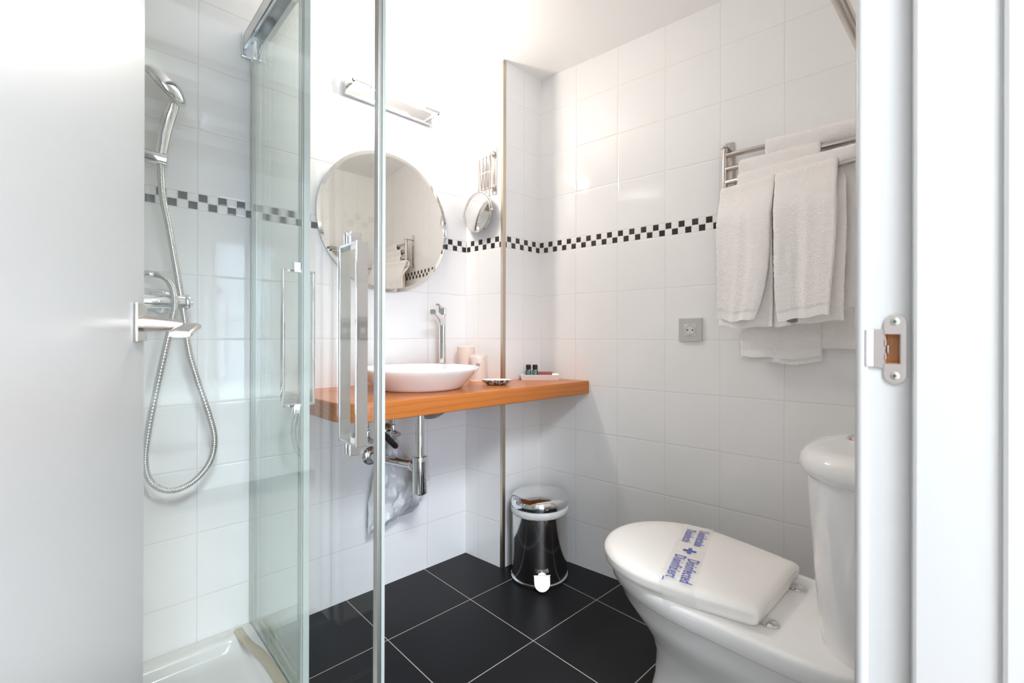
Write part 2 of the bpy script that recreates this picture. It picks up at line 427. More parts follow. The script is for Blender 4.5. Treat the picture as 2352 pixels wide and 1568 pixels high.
def rrect(w, h, r, n=6, cx=0, cy=0):
    out = []
    for (sx, sy, a0) in ((1, 1, 0), (-1, 1, 90), (-1, -1, 180), (1, -1, 270)):
        for k in range(n+1):
            a = R(a0+90*k/n); out.append((cx+sx*(w/2-r)+r*math.cos(a), cy+sy*(h/2-r)+r*math.sin(a)))
    return out
def text_bm(body, size, mat, extrude=0.0003, sx=1.0, shear=0.0, spacing=1.0, offset=0.0):
    cu = bpy.data.curves.new('t', 'FONT'); cu.body = body; cu.size = size; cu.extrude = extrude; cu.shear = shear
    cu.space_character = spacing; cu.offset = offset; cu.resolution_u = 3
    o = bpy.data.objects.new('t', cu); COL.objects.link(o); bpy.context.view_layer.update()
    dg = bpy.context.evaluated_depsgraph_get(); me = bpy.data.meshes.new_from_object(o.evaluated_get(dg))
    bm = bmesh.new(); bm.from_mesh(me); bpy.data.objects.remove(o); bpy.data.curves.remove(cu); bpy.data.meshes.remove(me)
    bmesh.ops.transform(bm, matrix=mat @ Matrix.Diagonal((sx, 1, 1, 1)), verts=bm.verts)
    return bm

# ================================================================== THE ROOM
YA = 0.2305; CZ = 2.2054; TH = 0.15
cx_, cy_ = CX, CY
def cpt(dist, out=0.0, z=0.0):
    """a point on the right wall: dist from the back corner along the wall, out = distance into the room"""
    return Vector((CX*dist - CY*out, -CY*dist - CX*out, z))
NC = Vector((-CY, -CX, 0)); DC = Vector((CX, -CY, 0))

struct('floor', box(B(), -2.18, 0.33, -1.56, 0.40, -0.05, 0.0), M['floor'])
struct('ceiling', box(B(), -2.18, 0.33, -1.56, 0.40, CZ, CZ+0.05), M['ceiling'])
struct('wall_back', box(B(), -2.18, -0.2571, YA, 0.40, 0, CZ), M['tileA'])
# column in the back corner: side face and front face carry their own tile layout
bm = B()
prism(bm, [(-0.2571, 0.2305), (-0.2332, 0.0), (0.0, 0.0), (0.0, 0.40), (-0.2571, 0.40)], 0, CZ)
for f in bm.faces:
    n = f.normal if f.normal.length else Vector((0, 0, 1)); f.normal_update()
    f.material_index = 1 if f.normal.y < -0.7 else 0
struct('wall_column', bm, [M['tileB'], M['tileD']], smooth=False)
L = 1.56
struct('wall_right', prism(B(), [(0, 0.0), (CX*L/CY, -L), (CX*L/CY+0.15, -L), (0.33, 0.40), (0.0, 0.40)], 0, CZ), M['tileC'], smooth=False)
bm = B(); box(bm, -0.885, 0.147, -1.56, -1.405, 0, CZ); box(bm, -2.18, -1.727, -1.56, -1.405, 0, CZ); box(bm, -1.727, -0.885, -1.56, -1.405, 2.055, CZ)
struct('wall_front', bm, M['tileE'], smooth=False)
struct('wall_left', box(B(), -2.18, -2.03, -1.405, YA, 0, CZ), M['tileF'])

# champagne edge strip on the column's corner
bm = B()
prism(bm, [(-0.2362, -0.0035), (-0.2195, -0.0035), (-0.2195, 0.0005), (-0.232, 0.0005), (-0.2305, 0.014), (-0.2345, 0.014)], 0.0, CZ-0.003, 0.0008, 2)
struct('trim_1', bm, M['trim'])

# door frame: right jamb with latch pocket, left jamb, head
def jamb_poly(notch=False):
    p = [(-0.885, -1.397)]+[(-0.8950-0.0080*math.sin(R(a)), -1.4050+0.0080*math.cos(R(a))) for a in range(0, 141, 10)]+[(-0.9000, -1.4132)]
    if notch: p += [(-0.900, -1.4264), (-0.886, -1.4264), (-0.886, -1.4402), (-0.900, -1.4402)]
    p += [(-0.900, -1.4500), (-0.9008, -1.4512), (-0.9105, -1.4518), (-0.9128, -1.4535), (-0.914, -1.4565), (-0.914, -1.5190), (-0.9155, -1.5215), (-0.9185, -1.5225), (-0.9200, -1.5260), (-0.9200, -1.5700), (-0.885, -1.5700)]
    return p
bm = B()
prism(bm, jamb_poly(), 0, 0.974); prism(bm, jamb_poly(True), 0.974, 1.008); prism(bm, jamb_poly(), 1.008, 2.058)
jr = struct('trim_2', bm, M['frame'], sharp=20)
bm = B(); box(bm, -1.727, -1.710, -1.57, -1.397, 0, 2.058, 0.002); box(bm, -1.711, -1.696, -1.57, -1.475, 0, 2.058, 0.002)
struct('trim_3', bm, M['frame'])
bm = B(); box(bm, -1.710, -0.900, -1.57, -1.397, 2.040, 2.058, 0.002); box(bm, -1.696, -0.914, -1.57, -1.455, 2.028, 2.041, 0.002)
struct('trim_4', bm, M['frame'])
# strike plate on the right jamb (a plate with a lip into the room)
def yz_mat(x):   # local x -> -Y, local y -> Z, local z -> -X
    return Matrix(((0, 0, -1, x), (-1, 0, 0, 0), (0, 1, 0, 0), (0, 0, 0, 1)))
bm = B()
yl, yr, zt, zb = 1.4254, 1.4461, 1.0303, 0.9515
r_ = (yr-yl)/2; cyy = (yl+yr)/2
top = [(yr, 1.008)]+[(cyy+r_*math.cos(R(a)), zt-r_+r_*math.sin(R(a))) for a in range(0, 181, 15)]+[(yl, 1.008)]
bot = [(yl, 0.974)]+[(cyy-r_*math.cos(R(a)), zb+r_-r_*math.sin(R(a))) for a in range(0, 181, 15)]+[(yr, 0.974)]
prism(bm, top, 0, 0.0016, mat=yz_mat(-0.9002)); prism(bm, bot, 0, 0.0016, mat=yz_mat(-0.9002))
prism(bm, [(1.4412, 0.974), (yr, 0.974), (yr, 1.008), (1.4412, 1.008)], 0, 0.0016, mat=yz_mat(-0.9002))
prism(bm, [(1.4158, 0.9705), (1.4258, 0.9685), (1.4258, 1.0135), (1.4158, 1.0135)], 0, 0.0016, mat=yz_mat(-0.9002))
# curled lip and the bent tabs at the latch hole
loft(bm, [[(-0.9002, -1.4158, z), (-0.9018, -1.4158, z), (-0.9030, -1.4125, z), (-0.9035, -1.4085, z), (-0.9020, -1.4085, z), (-0.9012, -1.4120, z)] for z in (0.9705, 0.992, 1.0135)])
for z0, z1 in ((0.979, 0.986), (0.995, 1.002)): box(bm, -0.9018, -0.893, -1.4278, -1.4264, z0, z1, 0.0003)
box(bm, -0.9018, -0.893, -1.4302, -1.4288, 0.986, 0.995, 0.0003)
sp = struct('strike_plate', bm, M['strike'], 'brushed steel strike plate with a curled lip', jr)
struct('latch_pocket', box(B(), -0.8868, -0.8862, -1.4400, -1.4266, 0.9745, 1.0075), M['rawwood'], 'raw reddish wood inside the latch hole', jr)
bm = B()
for z0, z1, y0, y1 in ((0.974, 1.008, -1.4403, -1.4396), (0.974, 1.008, -1.4271, -1.4264), (0.9741, 0.9748, -1.44, -1.4266), (1.0072, 1.0079, -1.44, -1.4266)):
    box(bm, -0.8998, -0.8865, y0, y1, z0, z1)
struct('pocket_lining', bm, M['rawwood'], None, jr)
for z in (1.0222, 0.9606):
    bm = B(); lathe(bm, [(0.0, 0.0), (0.0046, 0.0), (0.0046, 0.0019), (0.0030, 0.0026), (0.0, 0.0028)], (-0.9006, cyy*-1, z), 24, (-1, 0, 0))
    sc_ = struct('screw', bm, M['screw'], None, sp)
    bm = B(); box(bm, -0.9036, -0.9032, -cyy-0.0022, -cyy+0.0022, z-0.0005, z+0.0005, rot=None); box(bm, -0.9036, -0.9032, -cyy-0.0005, -cyy+0.0005, z-0.0022, z+0.0022)
    o = obj('cross_slot', bm, M['black'], sp)

# the bathroom door, hinged at the left jamb and standing open into the room
HA = R(74.5); HP = Vector((-1.694, -1.437, 0))
DM = Matrix(((math.cos(HA), math.sin(HA), 0, HP.x), (math.sin(HA), -math.cos(HA), 0, HP.y), (0, 0, 1, 0), (0, 0, 0, 1)))   # x along the leaf, y outward on the visible face (mirrored frame)
def dbox(bm, x0, x1, y0, y1, z0, z1, bev=0): return box(bm, x0, x1, y0, y1, z0, z1, bev, rot=DM)
bm = B(); dbox(bm, 0.0, 0.733, -0.038, 0.0, 0.012, 2.035, 0.0030)
dr = struct('door_1', bm, M['lacquer'])
def dpt(u, t, z): return Vector((HP.x+math.cos(HA)*u+math.sin(HA)*t, HP.y+math.sin(HA)*u-math.cos(HA)*t, z))
for sd in (1, -1):
    o_ = 0.0 if sd == 1 else -0.038
    zc = 1.0206; uc = 0.703
    bm = B(); y0, y1 = sorted((o_, o_+sd*0.0040)); dbox(bm, uc-0.025, uc+0.025, y0, y1, zc-0.0235, zc+0.0235, 0.0010)
    rs = struct('handle_rose', bm, M['nickel'], 'satin square rose of the lever handle', dr)
    bm = B(); e1 = dpt(1, 0, 0)-dpt(0, 0, 0); en = (dpt(0, 1, 0)-dpt(0, 0, 0))*sd
    secs = []   # tapering neck straight out of the door
    for t, w, h in ((0.003, 0.0095, 0.0102), (0.018, 0.0088, 0.0092), (0.034, 0.0080, 0.0078), (0.045, 0.0070, 0.0056)):
        c0 = dpt(uc, o_, zc-0.001-0.05*t)+en*t
        secs.append([c0+e1*w*math.cos(a)+Vector((0, 0, 1))*h*math.sin(a) for a in [2*PI*i/20 for i in range(20)]])
    loft(bm, secs)
    secs = []   # flat grip turned back towards the hinge and drooping
    for u, t, w, h, dz in ((0.719, 0.0520, 0.0095, 0.0030, -0.003), (0.713, 0.0512, 0.0120, 0.0048, -0.004), (0.697, 0.0505, 0.0122, 0.0052, -0.006), (0.672, 0.0500, 0.0120, 0.0050, -0.010), (0.650, 0.0495, 0.0118, 0.0046, -0.014), (0.645, 0.0493, 0.0105, 0.0034, -0.0148)):
        c0 = dpt(u, o_, zc+dz)+en*t
        secs.append([c0+en*w*math.copysign(abs(math.cos(a))**0.7, math.cos(a))+Vector((0, 0, 1))*h*math.copysign(abs(math.sin(a))**0.8, math.sin(a)) for a in [2*PI*i/28 for i in range(28)]])
    loft(bm, secs)
    struct('handle_lever', bm, M['nickel'], 'satin lever grip', dr)

# ================================================================== SHOWER
# tray
bm = B(); n_ = 6
ox, oy, ow, oh = (-2.03-1.112)/2, (YA-0.67)/2, 0.918, YA+0.67
secs = []
for ins, z, r in ((0.0, 0.0, 0.012), (0.0, 0.050, 0.012), (0.003, 0.0575, 0.012), (0.010, 0.060, 0.012), (0.046, 0.0595, 0.040), (0.050, 0.0590, 0.042), (0.054, 0.0570, 0.045), (0.059, 0.048, 0.05), (0.066, 0.028, 0.055), (0.072, 0.0195, 0.06), (0.084, 0.0150, 0.065), (0.105, 0.0130, 0.07), (0.30, 0.0115, 0.10)):
    secs.append([(x, y, z) for x, y in rrect(ow-2*ins, oh-2*ins, r, n_, ox, oy)])
loft(bm, secs)
tray = obj('shower_tray', bm, M['acrylic'], sharp=60)
tag(tray, 'white acrylic shower tray in the left corner below the glass doors', 'shower tray')
bm = B(); lathe(bm, [(0, 0), (0.045, 0), (0.045, 0.004), (0.0, 0.006)], (-1.62, -0.2, 0.0165), 40); obj('drain_cover', bm, M['chrome'], tray)

def glass_panel(name, x0, x1, y0, y1, z0, z1, parent):
    bm = B(); box(bm, x0, x1, y0, y1, z0, z1)
    thin_x = abs(x1-x0) < abs(y1-y0)
    for f in bm.faces:
        f.normal_update(); k = abs(f.normal.x) if thin_x else abs(f.normal.y)
        f.material_index = 0 if k > 0.9 else 1
    return obj(name, bm, [M['glass'], M['gedge']], parent, smooth=False)

def ring_handle(parent, along, c, out0, out1, z0, z1, w=0.0215, t=0.0055):
    """a flat chrome frame passing through the glass; along = 'X' or 'Y' is the glass direction"""
    bm = B()
    def bb(a0, a1, b0, b1, zz0, zz1, bev=0.0007):
        if along == 'X': box(bm, a0, a1, b0, b1, zz0, zz1, bev)
        else: box(bm, b0, b1, a0, a1, zz0, zz1, bev)
    a0, a1 = c-w/2, c+w/2
    bb(a0, a1, out0, out0+t, z0, z1); bb(a0, a1, out1-t, out1, z0, z1)
    bb(a0, a1, out0+t*0.5, out1-t*0.5, z0, z0+t); bb(a0, a1, out0+t*0.5, out1-t*0.5, z1-t, z1)
    h = obj('pull_handle', bm, M['chrome'], parent)
    for zc, s in ((z0, -1), (z1, 1)):
        bm = B(); m = (out0+out1)/2
        for q in (-1, 1):
            p0, p1 = sorted((m+q*0.0035, m+q*0.013)); zz = sorted((zc-s*0.001, zc+s*0.021)); bb(c-0.011, c+0.011, p0, p1, zz[0], zz[1], 0.0012)
        obj('handle_clamp', bm, M['chrome'], h)
    return h

# side run (perpendicular to the back wall)
fx = thing('fixed_glass_panel', (-1.128, 0.02, 0.06), 'fixed clear glass shower panel standing against the mirror wall', 'shower panel')
glass_panel('glass_pane', -1.131, -1.125, -0.188, YA-0.012, 0.074, 1.925, fx)
bm = B(); box(bm, -1.1385, -1.1195, YA-0.022, YA-0.0005, 0.0605, 1.94, 0.001); box(bm, -1.1345, -1.1215, YA-0.030, YA-0.021, 0.0605, 1.94, 0.001)
obj('wall_profile', bm, M['alu'], fx)
bm = B(); box(bm, -1.1375, -1.1195, -0.645, YA-0.024, 0.0602, 0.0745, 0.0015); obj('bottom_rail', bm, M['seal'], fx)
sd = thing('sliding_glass_door', (-1.142, -0.05, 0.075), 'sliding glass shower door pushed back beside the fixed panel, smaller-looking of the two doors', 'shower door', 'sliding shower doors')
glass_panel('glass_pane', -1.1475, -1.1415, -0.280, 0.185, 0.078, 1.905, sd)
bm = B(); box(bm, -1.1520, -1.1370, -0.2935, -0.279, 0.078, 1.905, 0.0012); box(bm, -1.1535, -1.1355, -0.2850, -0.2745, 0.078, 1.905, 0.001)
obj('magnetic_seal', bm, M['seal'], sd)
bm = B(); box(bm, -1.1500, -1.1390, 0.184, 0.196, 0.078, 1.905, 0.0015); obj('rear_seal', bm, M['seal'], sd)
ring_handle(sd, 'Y', -0.2238, -1.182, -1.103, 0.822, 1.176)
for y in (0.145, -0.235):
    bm = B(); box(bm, -1.1600, -1.1485, y-0.014, y+0.014, 1.875, 1.935, 0.002); box(bm, -1.1405, -1.1330, y-0.014, y+0.014, 1.875, 1.935, 0.002)
    rc = obj('roller_carriage', bm, M['chrome'], sd)
    bm = B(); cyl(bm, (-1.160, y, 1.943), (-1.146, y, 1.943), 0.013, 24, 0.002); obj('roller', bm, M['whitep'], rc)
# front run
fd = thing('sliding_glass_door', (-1.36, -0.65, 0.075), 'large sliding glass shower door in front, with the wide chrome handle near the open gap', 'shower door', 'sliding shower doors')
glass_panel('glass_pane', -1.600, -1.1335, -0.653, -0.647, 0.078, 1.905, fd)
bm = B(); box(bm, -1.1378, -1.1295, -0.659, -0.641, 0.078, 1.905, 0.0015); obj('edge_profile', bm, M['alu'], fd)
bm = B(); box(bm, -1.1296, -1.1235, -0.657, -0.643, 0.078, 1.905, 0.0018); box(bm, -1.1238, -1.1190, -0.6545, -0.6455, 0.078, 1.905, 0.0018)
obj('magnetic_seal', bm, M['seal'], fd)
bm = B(); box(bm, -1.1300, -1.1290, -0.6592, -0.6408, 0.078, 1.905); obj('seal_groove', bm, M['gedge'], fd)
ring_handle(fd, 'X', -1.1842, -0.690, -0.610, 0.800, 1.180, 0.0225)
for x in (-1.55, -1.20):
    bm = B(); box(bm, x-0.014, x+0.014, -0.6655, -0.6545, 1.875, 1.935, 0.002); box(bm, x-0.014, x+0.014, -0.6455, -0.6350, 1.875, 1.935, 0.002); obj('roller_carriage', bm, M['chrome'], fd)
# head rail (both sides)
hr = thing('shower_head_rail', (-1.14, -0.2, 1.90), 'chrome sliding-door rail fixed high on the mirror wall over the side glass', 'shower rail')
bm = B()
def chan_y(x0, x1, y0, y1, z0, z1):
    box(bm, x1-0.003, x1, y0, y1, z0, z1, 0.0006); box(bm, x0, x1, y0, y1, z1-0.003, z1, 0.0006); box(bm, x0, x0+0.003, y0, y1, z0+0.018, z1, 0.0006); box(bm, x0, x0+0.010, y0, y1, z0+0.018, z0+0.021, 0.0006)
chan_y(-1.168, -1.122, -0.690, YA-0.006, 1.925, 1.985)
obj('rail_channel', bm, M['railsteel'], hr)
bm = B(); box(bm, -2.03, -1.168, -0.690, -0.687, 1.925, 1.985, 0.0006); box(bm, -2.03, -1.168, -0.690, -0.640, 1.982, 1.985, 0.0006); obj('rail_channel', bm, M['railsteel'], hr)
bm = B(); box(bm, -1.172, -1.118, YA-0.014, YA, 1.915, 1.995, 0.002); obj('wall_bracket', bm, M['railsteel'], hr)
pts = spline([(-1.183, 0.200, 0.066), (-1.178, 0.10, 0.066), (-1.163, 0.02, 0.066), (-1.158, -0.10, 0.066), (-1.158, -0.35, 0.066), (-1.158, -0.62, 0.066)], 8)
bm = B(); secs = []
for i, p in enumerate(pts):
    t = (pts[min(i+1, len(pts)-1)]-pts[max(i-1, 0)]).normalized(); nn = Vector((-t.y, t.x, 0))
    secs.append([p+nn*a+Vector((0, 0, b)) for a, b in ((-0.012, -0.0056), (-0.011, 0.001), (0.0, 0.003), (0.011, 0.001), (0.012, -0.0056))])
loft(bm, secs); ws = obj('water_stop_strip', bm, M['beige']); tag(ws, 'yellowed rubber water-stop strip lying on the edge of the shower tray', 'seal strip')

# mixer on the back wall
mx = thing('shower_mixer', (-1.45, YA, 1.10), 'chrome bar shower mixer on the tiled wall behind the glass', 'mixer tap')
bm = B(); cyl(bm, (-1.60, 0.150, 1.102), (-1.318, 0.150, 1.102), 0.0215, 40, 0.003); obj('mixer_body', bm, M['chrome'], mx)
bm = B(); cyl(bm, (-1.332, 0.150, 1.102), (-1.3185, 0.150, 1.102), 0.0235, 40, 0.004); lathe(bm, [(0.0, 0), (0.009, 0), (0.009, 0.007), (0, 0.008)], (-1.3186, 0.150, 1.102), 24, (1, 0, 0)); obj('end_knob', bm, M['chrome'], mx)
for x in (-1.3735, -1.535):
    bm = B(); lathe(bm, [(0.0, 0.0), (0.036, 0.0), (0.037, 0.004), (0.034, 0.012), (0.024, 0.021), (0.016, 0.024), (0.014, 0.06), (0, 0.06)], (x, YA, 1.106), 48, (0, -1, 0)); obj('wall_rosette', bm, M['chrome'], mx)
bm = B(); lathe(bm, [(0.0, 0.0), (0.012, 0.0), (0.012, 0.038), (0.009, 0.042), (0.0, 0.042)], (-1.452, 0.150, 1.118), 24); cyl(bm, (-1.452, 0.150, 1.150), (-1.452, 0.150, 1.178), 0.008, 20)
obj('hose_outlet', bm, M['chrome'], mx)
# riser rail with sliding holder
rr = thing('riser_rail', (-1.475, YA, 1.2), 'chrome riser rail with sliding holder beside the open door edge', 'shower rail')
bm = B(); cyl(bm, (-1.472, 0.170, 1.22), (-1.472, 0.170, 1.86), 0.0105, 24); obj('rail', bm, M['chrome'], rr)
for z in (1.24, 1.84):
    bm = B(); cyl(bm, (-1.472, 0.172, z), (-1.472, YA, z), 0.0085, 20); lathe(bm, [(0, 0), (0.019, 0), (0.019, 0.012), (0.012, 0.016), (0, 0.016)], (-1.472, YA, z), 28, (0, -1, 0)); obj('wall_mount', bm, M['chrome'], rr)
bm = B(); cyl(bm, (-1.490, 0.166, 1.512), (-1.3700, 0.140, 1.500), 0.0205, 36, 0.0025)
hb = obj('slide_holder', bm, M['chrome'], rr)
# hand shower: handle rising out of the holder and flaring into the round head
hs = thing('hand_shower', (-1.386, 0.14, 1.49), 'chrome hand shower standing in the slide holder', 'shower head')
bm = B()
secs = []
path = [(-1.3885, 0.142, 1.505), (-1.385, 0.142, 1.530), (-1.380, 0.142, 1.570), (-1.371, 0.140, 1.612), (-1.362, 0.137, 1.645), (-1.359, 0.130, 1.668), (-1.362, 0.122, 1.690), (-1.366, 0.114, 1.708)]
rad = [(0.0150, 0.0150), (0.0168, 0.0155), (0.0180, 0.0160), (0.0188, 0.0160), (0.0205, 0.0158), (0.026, 0.0155), (0.036, 0.013), (0.042, 0.010)]
P = [Vector(p) for p in path]
hd_ax = Vector((-0.64, 0.42, -0.64)).normalized()     # spray direction
for i, p in enumerate(P):
    t = (P[min(i+1, len(P)-1)]-P[max(i-1, 0)]).normalized()
    e1 = (Vector((0.75, 0.2, 0.6)) if i > 3 else Vector((1, 0.1, 0))); side = t.cross(hd_ax).normalized(); nn = side.cross(t).normalized()
    a, b = rad[i]
    secs.append([p+side*a*math.cos(q)+nn*b*math.sin(q) for q in [2*PI*k/32 for k in range(32)]])
loft(bm, secs)
obj('shower_handle', bm, M['chrome'], hs, sharp=60)
bm = B(); lathe(bm, [(0.0, -0.022), (0.024, -0.020), (0.044, -0.013), (0.058, -0.003), (0.062, 0.006), (0.060, 0.013), (0.054, 0.016), (0.0, 0.017)], (-1.374, 0.118, 1.706), 56, hd_ax)
obj('head_shell', bm, M['chrome'], hs, sharp=50)
bm = B(); lathe(bm, [(0.0, 0.0), (0.052, 0.0), (0.051, 0.002), (0.0, 0.003)], Vector((-1.374, 0.118, 1.706))+hd_ax*0.017, 48, hd_ax); obj('spray_plate', bm, M['whitep'], hs)
# the hose: from the holder down, round the loop and back up to the mixer
bm = B()
hp = [(-1.387, 0.141, 1.490), (-1.386, 0.142, 1.45), (-1.381, 0.147, 1.39), (-1.370, 0.150, 1.33), (-1.358, 0.150, 1.25), (-1.345, 0.148, 1.16), (-1.332, 0.145, 1.06), (-1.321, 0.142, 0.96), (-1.300, 0.140, 0.87), (-1.270, 0.140, 0.76), (-1.2585, 0.142, 0.69), (-1.270, 0.147, 0.625), (-1.310, 0.152, 0.575), (-1.360, 0.156, 0.560), (-1.402, 0.156, 0.590), (-1.418, 0.152, 0.65), (-1.412, 0.146, 0.74), (-1.396, 0.138, 0.85), (-1.378, 0.130, 0.96), (-1.362, 0.125, 1.05), (-1.357, 0.124, 1.10), (-1.363, 0.130, 1.145), (-1.380, 0.138, 1.170), (-1.402, 0.144, 1.1755), (-1.425, 0.148, 1.176)]
hp = spline(hp, 48)
tube(bm, hp, 0.0085, 14, rf=lambda f, i: 0.0084+0.0006*math.cos(PI*i/2))
ho = obj('shower_hose', bm, M['hose'], sharp=80); tag(ho, 'ribbed chrome shower hose looping down to knee height behind the glass', 'hose')
bm = B(); cyl(bm, (-1.424, 0.148, 1.176), (-1.401, 0.144, 1.1757), 0.0088, 20, 0.001); cyl(bm, (-1.447, 0.150, 1.1765), (-1.423, 0.148, 1.176), 0.0125, 6, 0.001)
obj('hose_nut', bm, M['chrome'], ho)

# ================================================================== VANITY
pl_ = [(-1.036, YA-0.0005)]
for k in range(9):
    a = R(180+90*k/8); pl_.append((-0.936+0.10*math.cos(a), -0.168+0.10*math.sin(a)))
pl_ += [(0.0268, -0.268), (-0.001, -0.0008), (-0.2340, -0.0008), (-0.2578, YA-0.0005)]
bm = B(); prism(bm, pl_, 0.760, 0.8155, 0.004, 3)
ct = obj('vanity_counter', bm, M['counter']); tag(ct, 'thick orange cherry-wood counter with a rounded left corner under the round mirror', 'counter')
ZT = 0.8155
# basin
bc = (-0.655, -0.022)
bs = thing('vessel_basin', (bc[0], bc[1], ZT), 'shallow round white ceramic basin standing on the wooden counter', 'basin')
prof = [(0.0, 0.0), (0.145, 0.0), (0.153, 0.004), (0.158, 0.010), (0.178, 0.030), (0.196, 0.048), (0.207, 0.060), (0.2155, 0.0705), (0.2165, 0.0745), (0.2145, 0.0775), (0.2100, 0.0780), (0.203, 0.0735), (0.190, 0.061), (0.160, 0.040), (0.120, 0.025), (0.060, 0.016), (0.025, 0.0135), (0.022, 0.012), (0.0, 0.012)]
bm = B(); lathe(bm, prof, (bc[0], bc[1], ZT), 96); obj('bowl', bm, M['ceramic'], bs, sharp=50)
bm = B(); lathe(bm, [(0, 0), (0.030, 0), (0.031, 0.003), (0.022, 0.006), (0, 0.007)], (bc[0], bc[1], ZT+0.0135), 36); obj('drain', bm, M['chrome'], bs)
# tall tap
tp = (-0.447, 0.142)
tpo = thing('basin_tap', (tp[0], tp[1], ZT), 'tall chrome mixer tap rising behind the basin', 'tap')
dv = Vector((bc[0]-tp[0], bc[1]-tp[1], 0)).normalized(); dn = Vector((-dv.y, dv.x, 0))
tm = Matrix(((dv.x, dn.x, 0, tp[0]), (dv.y, dn.y, 0, tp[1]), (0, 0, 1, 0), (0, 0, 0, 1)))
bm = B(); secs = []
for z, w in ((0.0, 0.019), (0.004, 0.019), (0.006, 0.0135), (0.10, 0.0130), (0.20, 0.0135), (0.262, 0.0142), (0.280, 0.0142)):
    secs.append([tm @ Vector((x, y, ZT+z)) for x, y in rrect(2*w, 2*w, w*0.72, 5)])
loft(bm, secs); obj('tap_column', bm, M['chrome'], tpo, sharp=40)
bm = B(); secs = []
for x, z, w, h in ((0.0, 0.252, 0.0125, 0.022), (0.018, 0.256, 0.0125, 0.017), (0.045, 0.266, 0.0125, 0.0125), (0.085, 0.2775, 0.0125, 0.0105), (0.118, 0.2865, 0.0125, 0.0105), (0.124, 0.2870, 0.0115, 0.0095)):
    secs.append([tm @ Vector((x, y, ZT+z+q)) for y, q in rrect(2*w, 2*h, 0.0035, 3)])
loft(bm, secs); obj('spout', bm, M['chrome'], tpo, sharp=40)
bm = B(); box(bm, -0.0142, 0.0142, -0.0140, 0.0140, ZT+0.2815, ZT+0.312, 0.003, rot=tm); obj('tap_cartridge', bm, M['chrome'], tpo)
bm = B(); secs = []
for x, z, w, h in ((0.0, 0.308, 0.0100, 0.0030), (0.020, 0.311, 0.009, 0.0027), (0.040, 0.317, 0.008, 0.0024), (0.056, 0.320, 0.008, 0.0034), (0.066, 0.320, 0.0075, 0.0034)):
    secs.append([tm @ Vector((x, y, ZT+z+q)) for y, q in rrect(2*w, 2*h, 0.002, 3)])
loft(bm, secs); obj('tap_lever', bm, M['chrome'], tpo, sharp=40)

# things on the counter
def cup_at(name, x, y, label, cat, parts):
    return thing(name, (x, y, ZT), label, cat, 'tumblers on the counter')
cu = thing('tumbler', (-0.325, 0.140, ZT), 'plain peach tumbler upside down in the corner behind the wrapped one', 'cup', 'tumblers on the counter')
bm = B(); lathe(bm, [(0.0, 0.002), (0.044, 0.0), (0.0455, 0.003), (0.044, 0.006), (0.0415, 0.080), (0.0385, 0.145), (0.0345, 0.149), (0.0, 0.149)], (-0.325, 0.140, ZT), 48); obj('cup_wall', bm, M['cup'], cu)
cu = thing('tumbler', (-0.328, 0.048, ZT), 'film-wrapped peach tumbler with a blue and red label', 'cup', 'tumblers on the counter')
bm = B(); lathe(bm, [(0.0, 0.0), (0.039, 0.0), (0.0395, 0.004), (0.0365, 0.007), (0.0345, 0.050), (0.0315, 0.101), (0.029, 0.105), (0.0, 0.105)], (-0.328, 0.048, ZT), 48); obj('cup_wall', bm, M['cup'], cu)
bm = B(); n_ = 48; secs = []
for k, (r, h) in enumerate(((0.0410, 0.001), (0.0400, 0.010), (0.0385, 0.050), (0.0350, 0.098), (0.0345, 0.106), (0.029, 0.110), (0.016, 0.112), (0.004, 0.113))):
    ring = []
    for i in range(n_):
        a = 2*PI*i/n_; q = noise.noise(Vector((math.cos(a)*2.5, math.sin(a)*2.5, h*30)))
        rr_ = r*(1+0.05*q*(0.3+h*8)); hh = h+0.006*q*(h > 0.09)
        ear = math.exp(-((a-PI*1.07+0.0)**2)/0.05)*(h > 0.09)*0.020+math.exp(-((a-PI*1.95)**2)/0.03)*(h > 0.09)*0.010
        ring.append((-0.328+(rr_+ear)*math.cos(a), 0.048+(rr_+ear)*math.sin(a), ZT+hh))
    secs.append(ring)
loft(bm, secs, False, True); obj('cup_film', bm, M['wrap'], cu, sharp=80)
# its label, turned to the room
lab_ang = R(228)
def on_cup(u, v, r): a = lab_ang+u/r; return Vector((-0.328+r*math.cos(a), 0.048+r*math.sin(a), ZT+v))
for u0, u1, m in ((-0.0085, -0.0002, 'bluelabel'), (0.0002, 0.0085, 'redlabel')):
    bm = B(); g = []
    for i in range(5):
        u = u0+(u1-u0)*i/4; g.append([on_cup(u, 0.067, 0.0388), on_cup(u, 0.0765, 0.0385)])
    vs = [[bm.verts.new(p) for p in q] for q in g]
    for a, b in zip(vs, vs[1:]): bm.faces.new((a[0], b[0], b[1], a[1]))
    bmesh.ops.solidify(bm, geom=list(bm.faces), thickness=0.0004)
    obj('label_square', bm, M[m], cu)
bm = B()
for u0, u1, v in ((-0.006, 0.005, 0.0795), (-0.0075, -0.004, 0.0640), (-0.0075, -0.005, 0.0620), (0.002, 0.008, 0.0635), (0.003, 0.006, 0.0610)):
    vs = [bm.verts.new(on_cup(u, vv, 0.0391)) for u, vv in ((u0, v), (u1, v), (u1, v+0.0010), (u0, v+0.0010))]; bm.faces.new(vs)
bmesh.ops.solidify(bm, geom=list(bm.faces), thickness=0.0003); obj('label_print', bm, M['greyink'], cu)
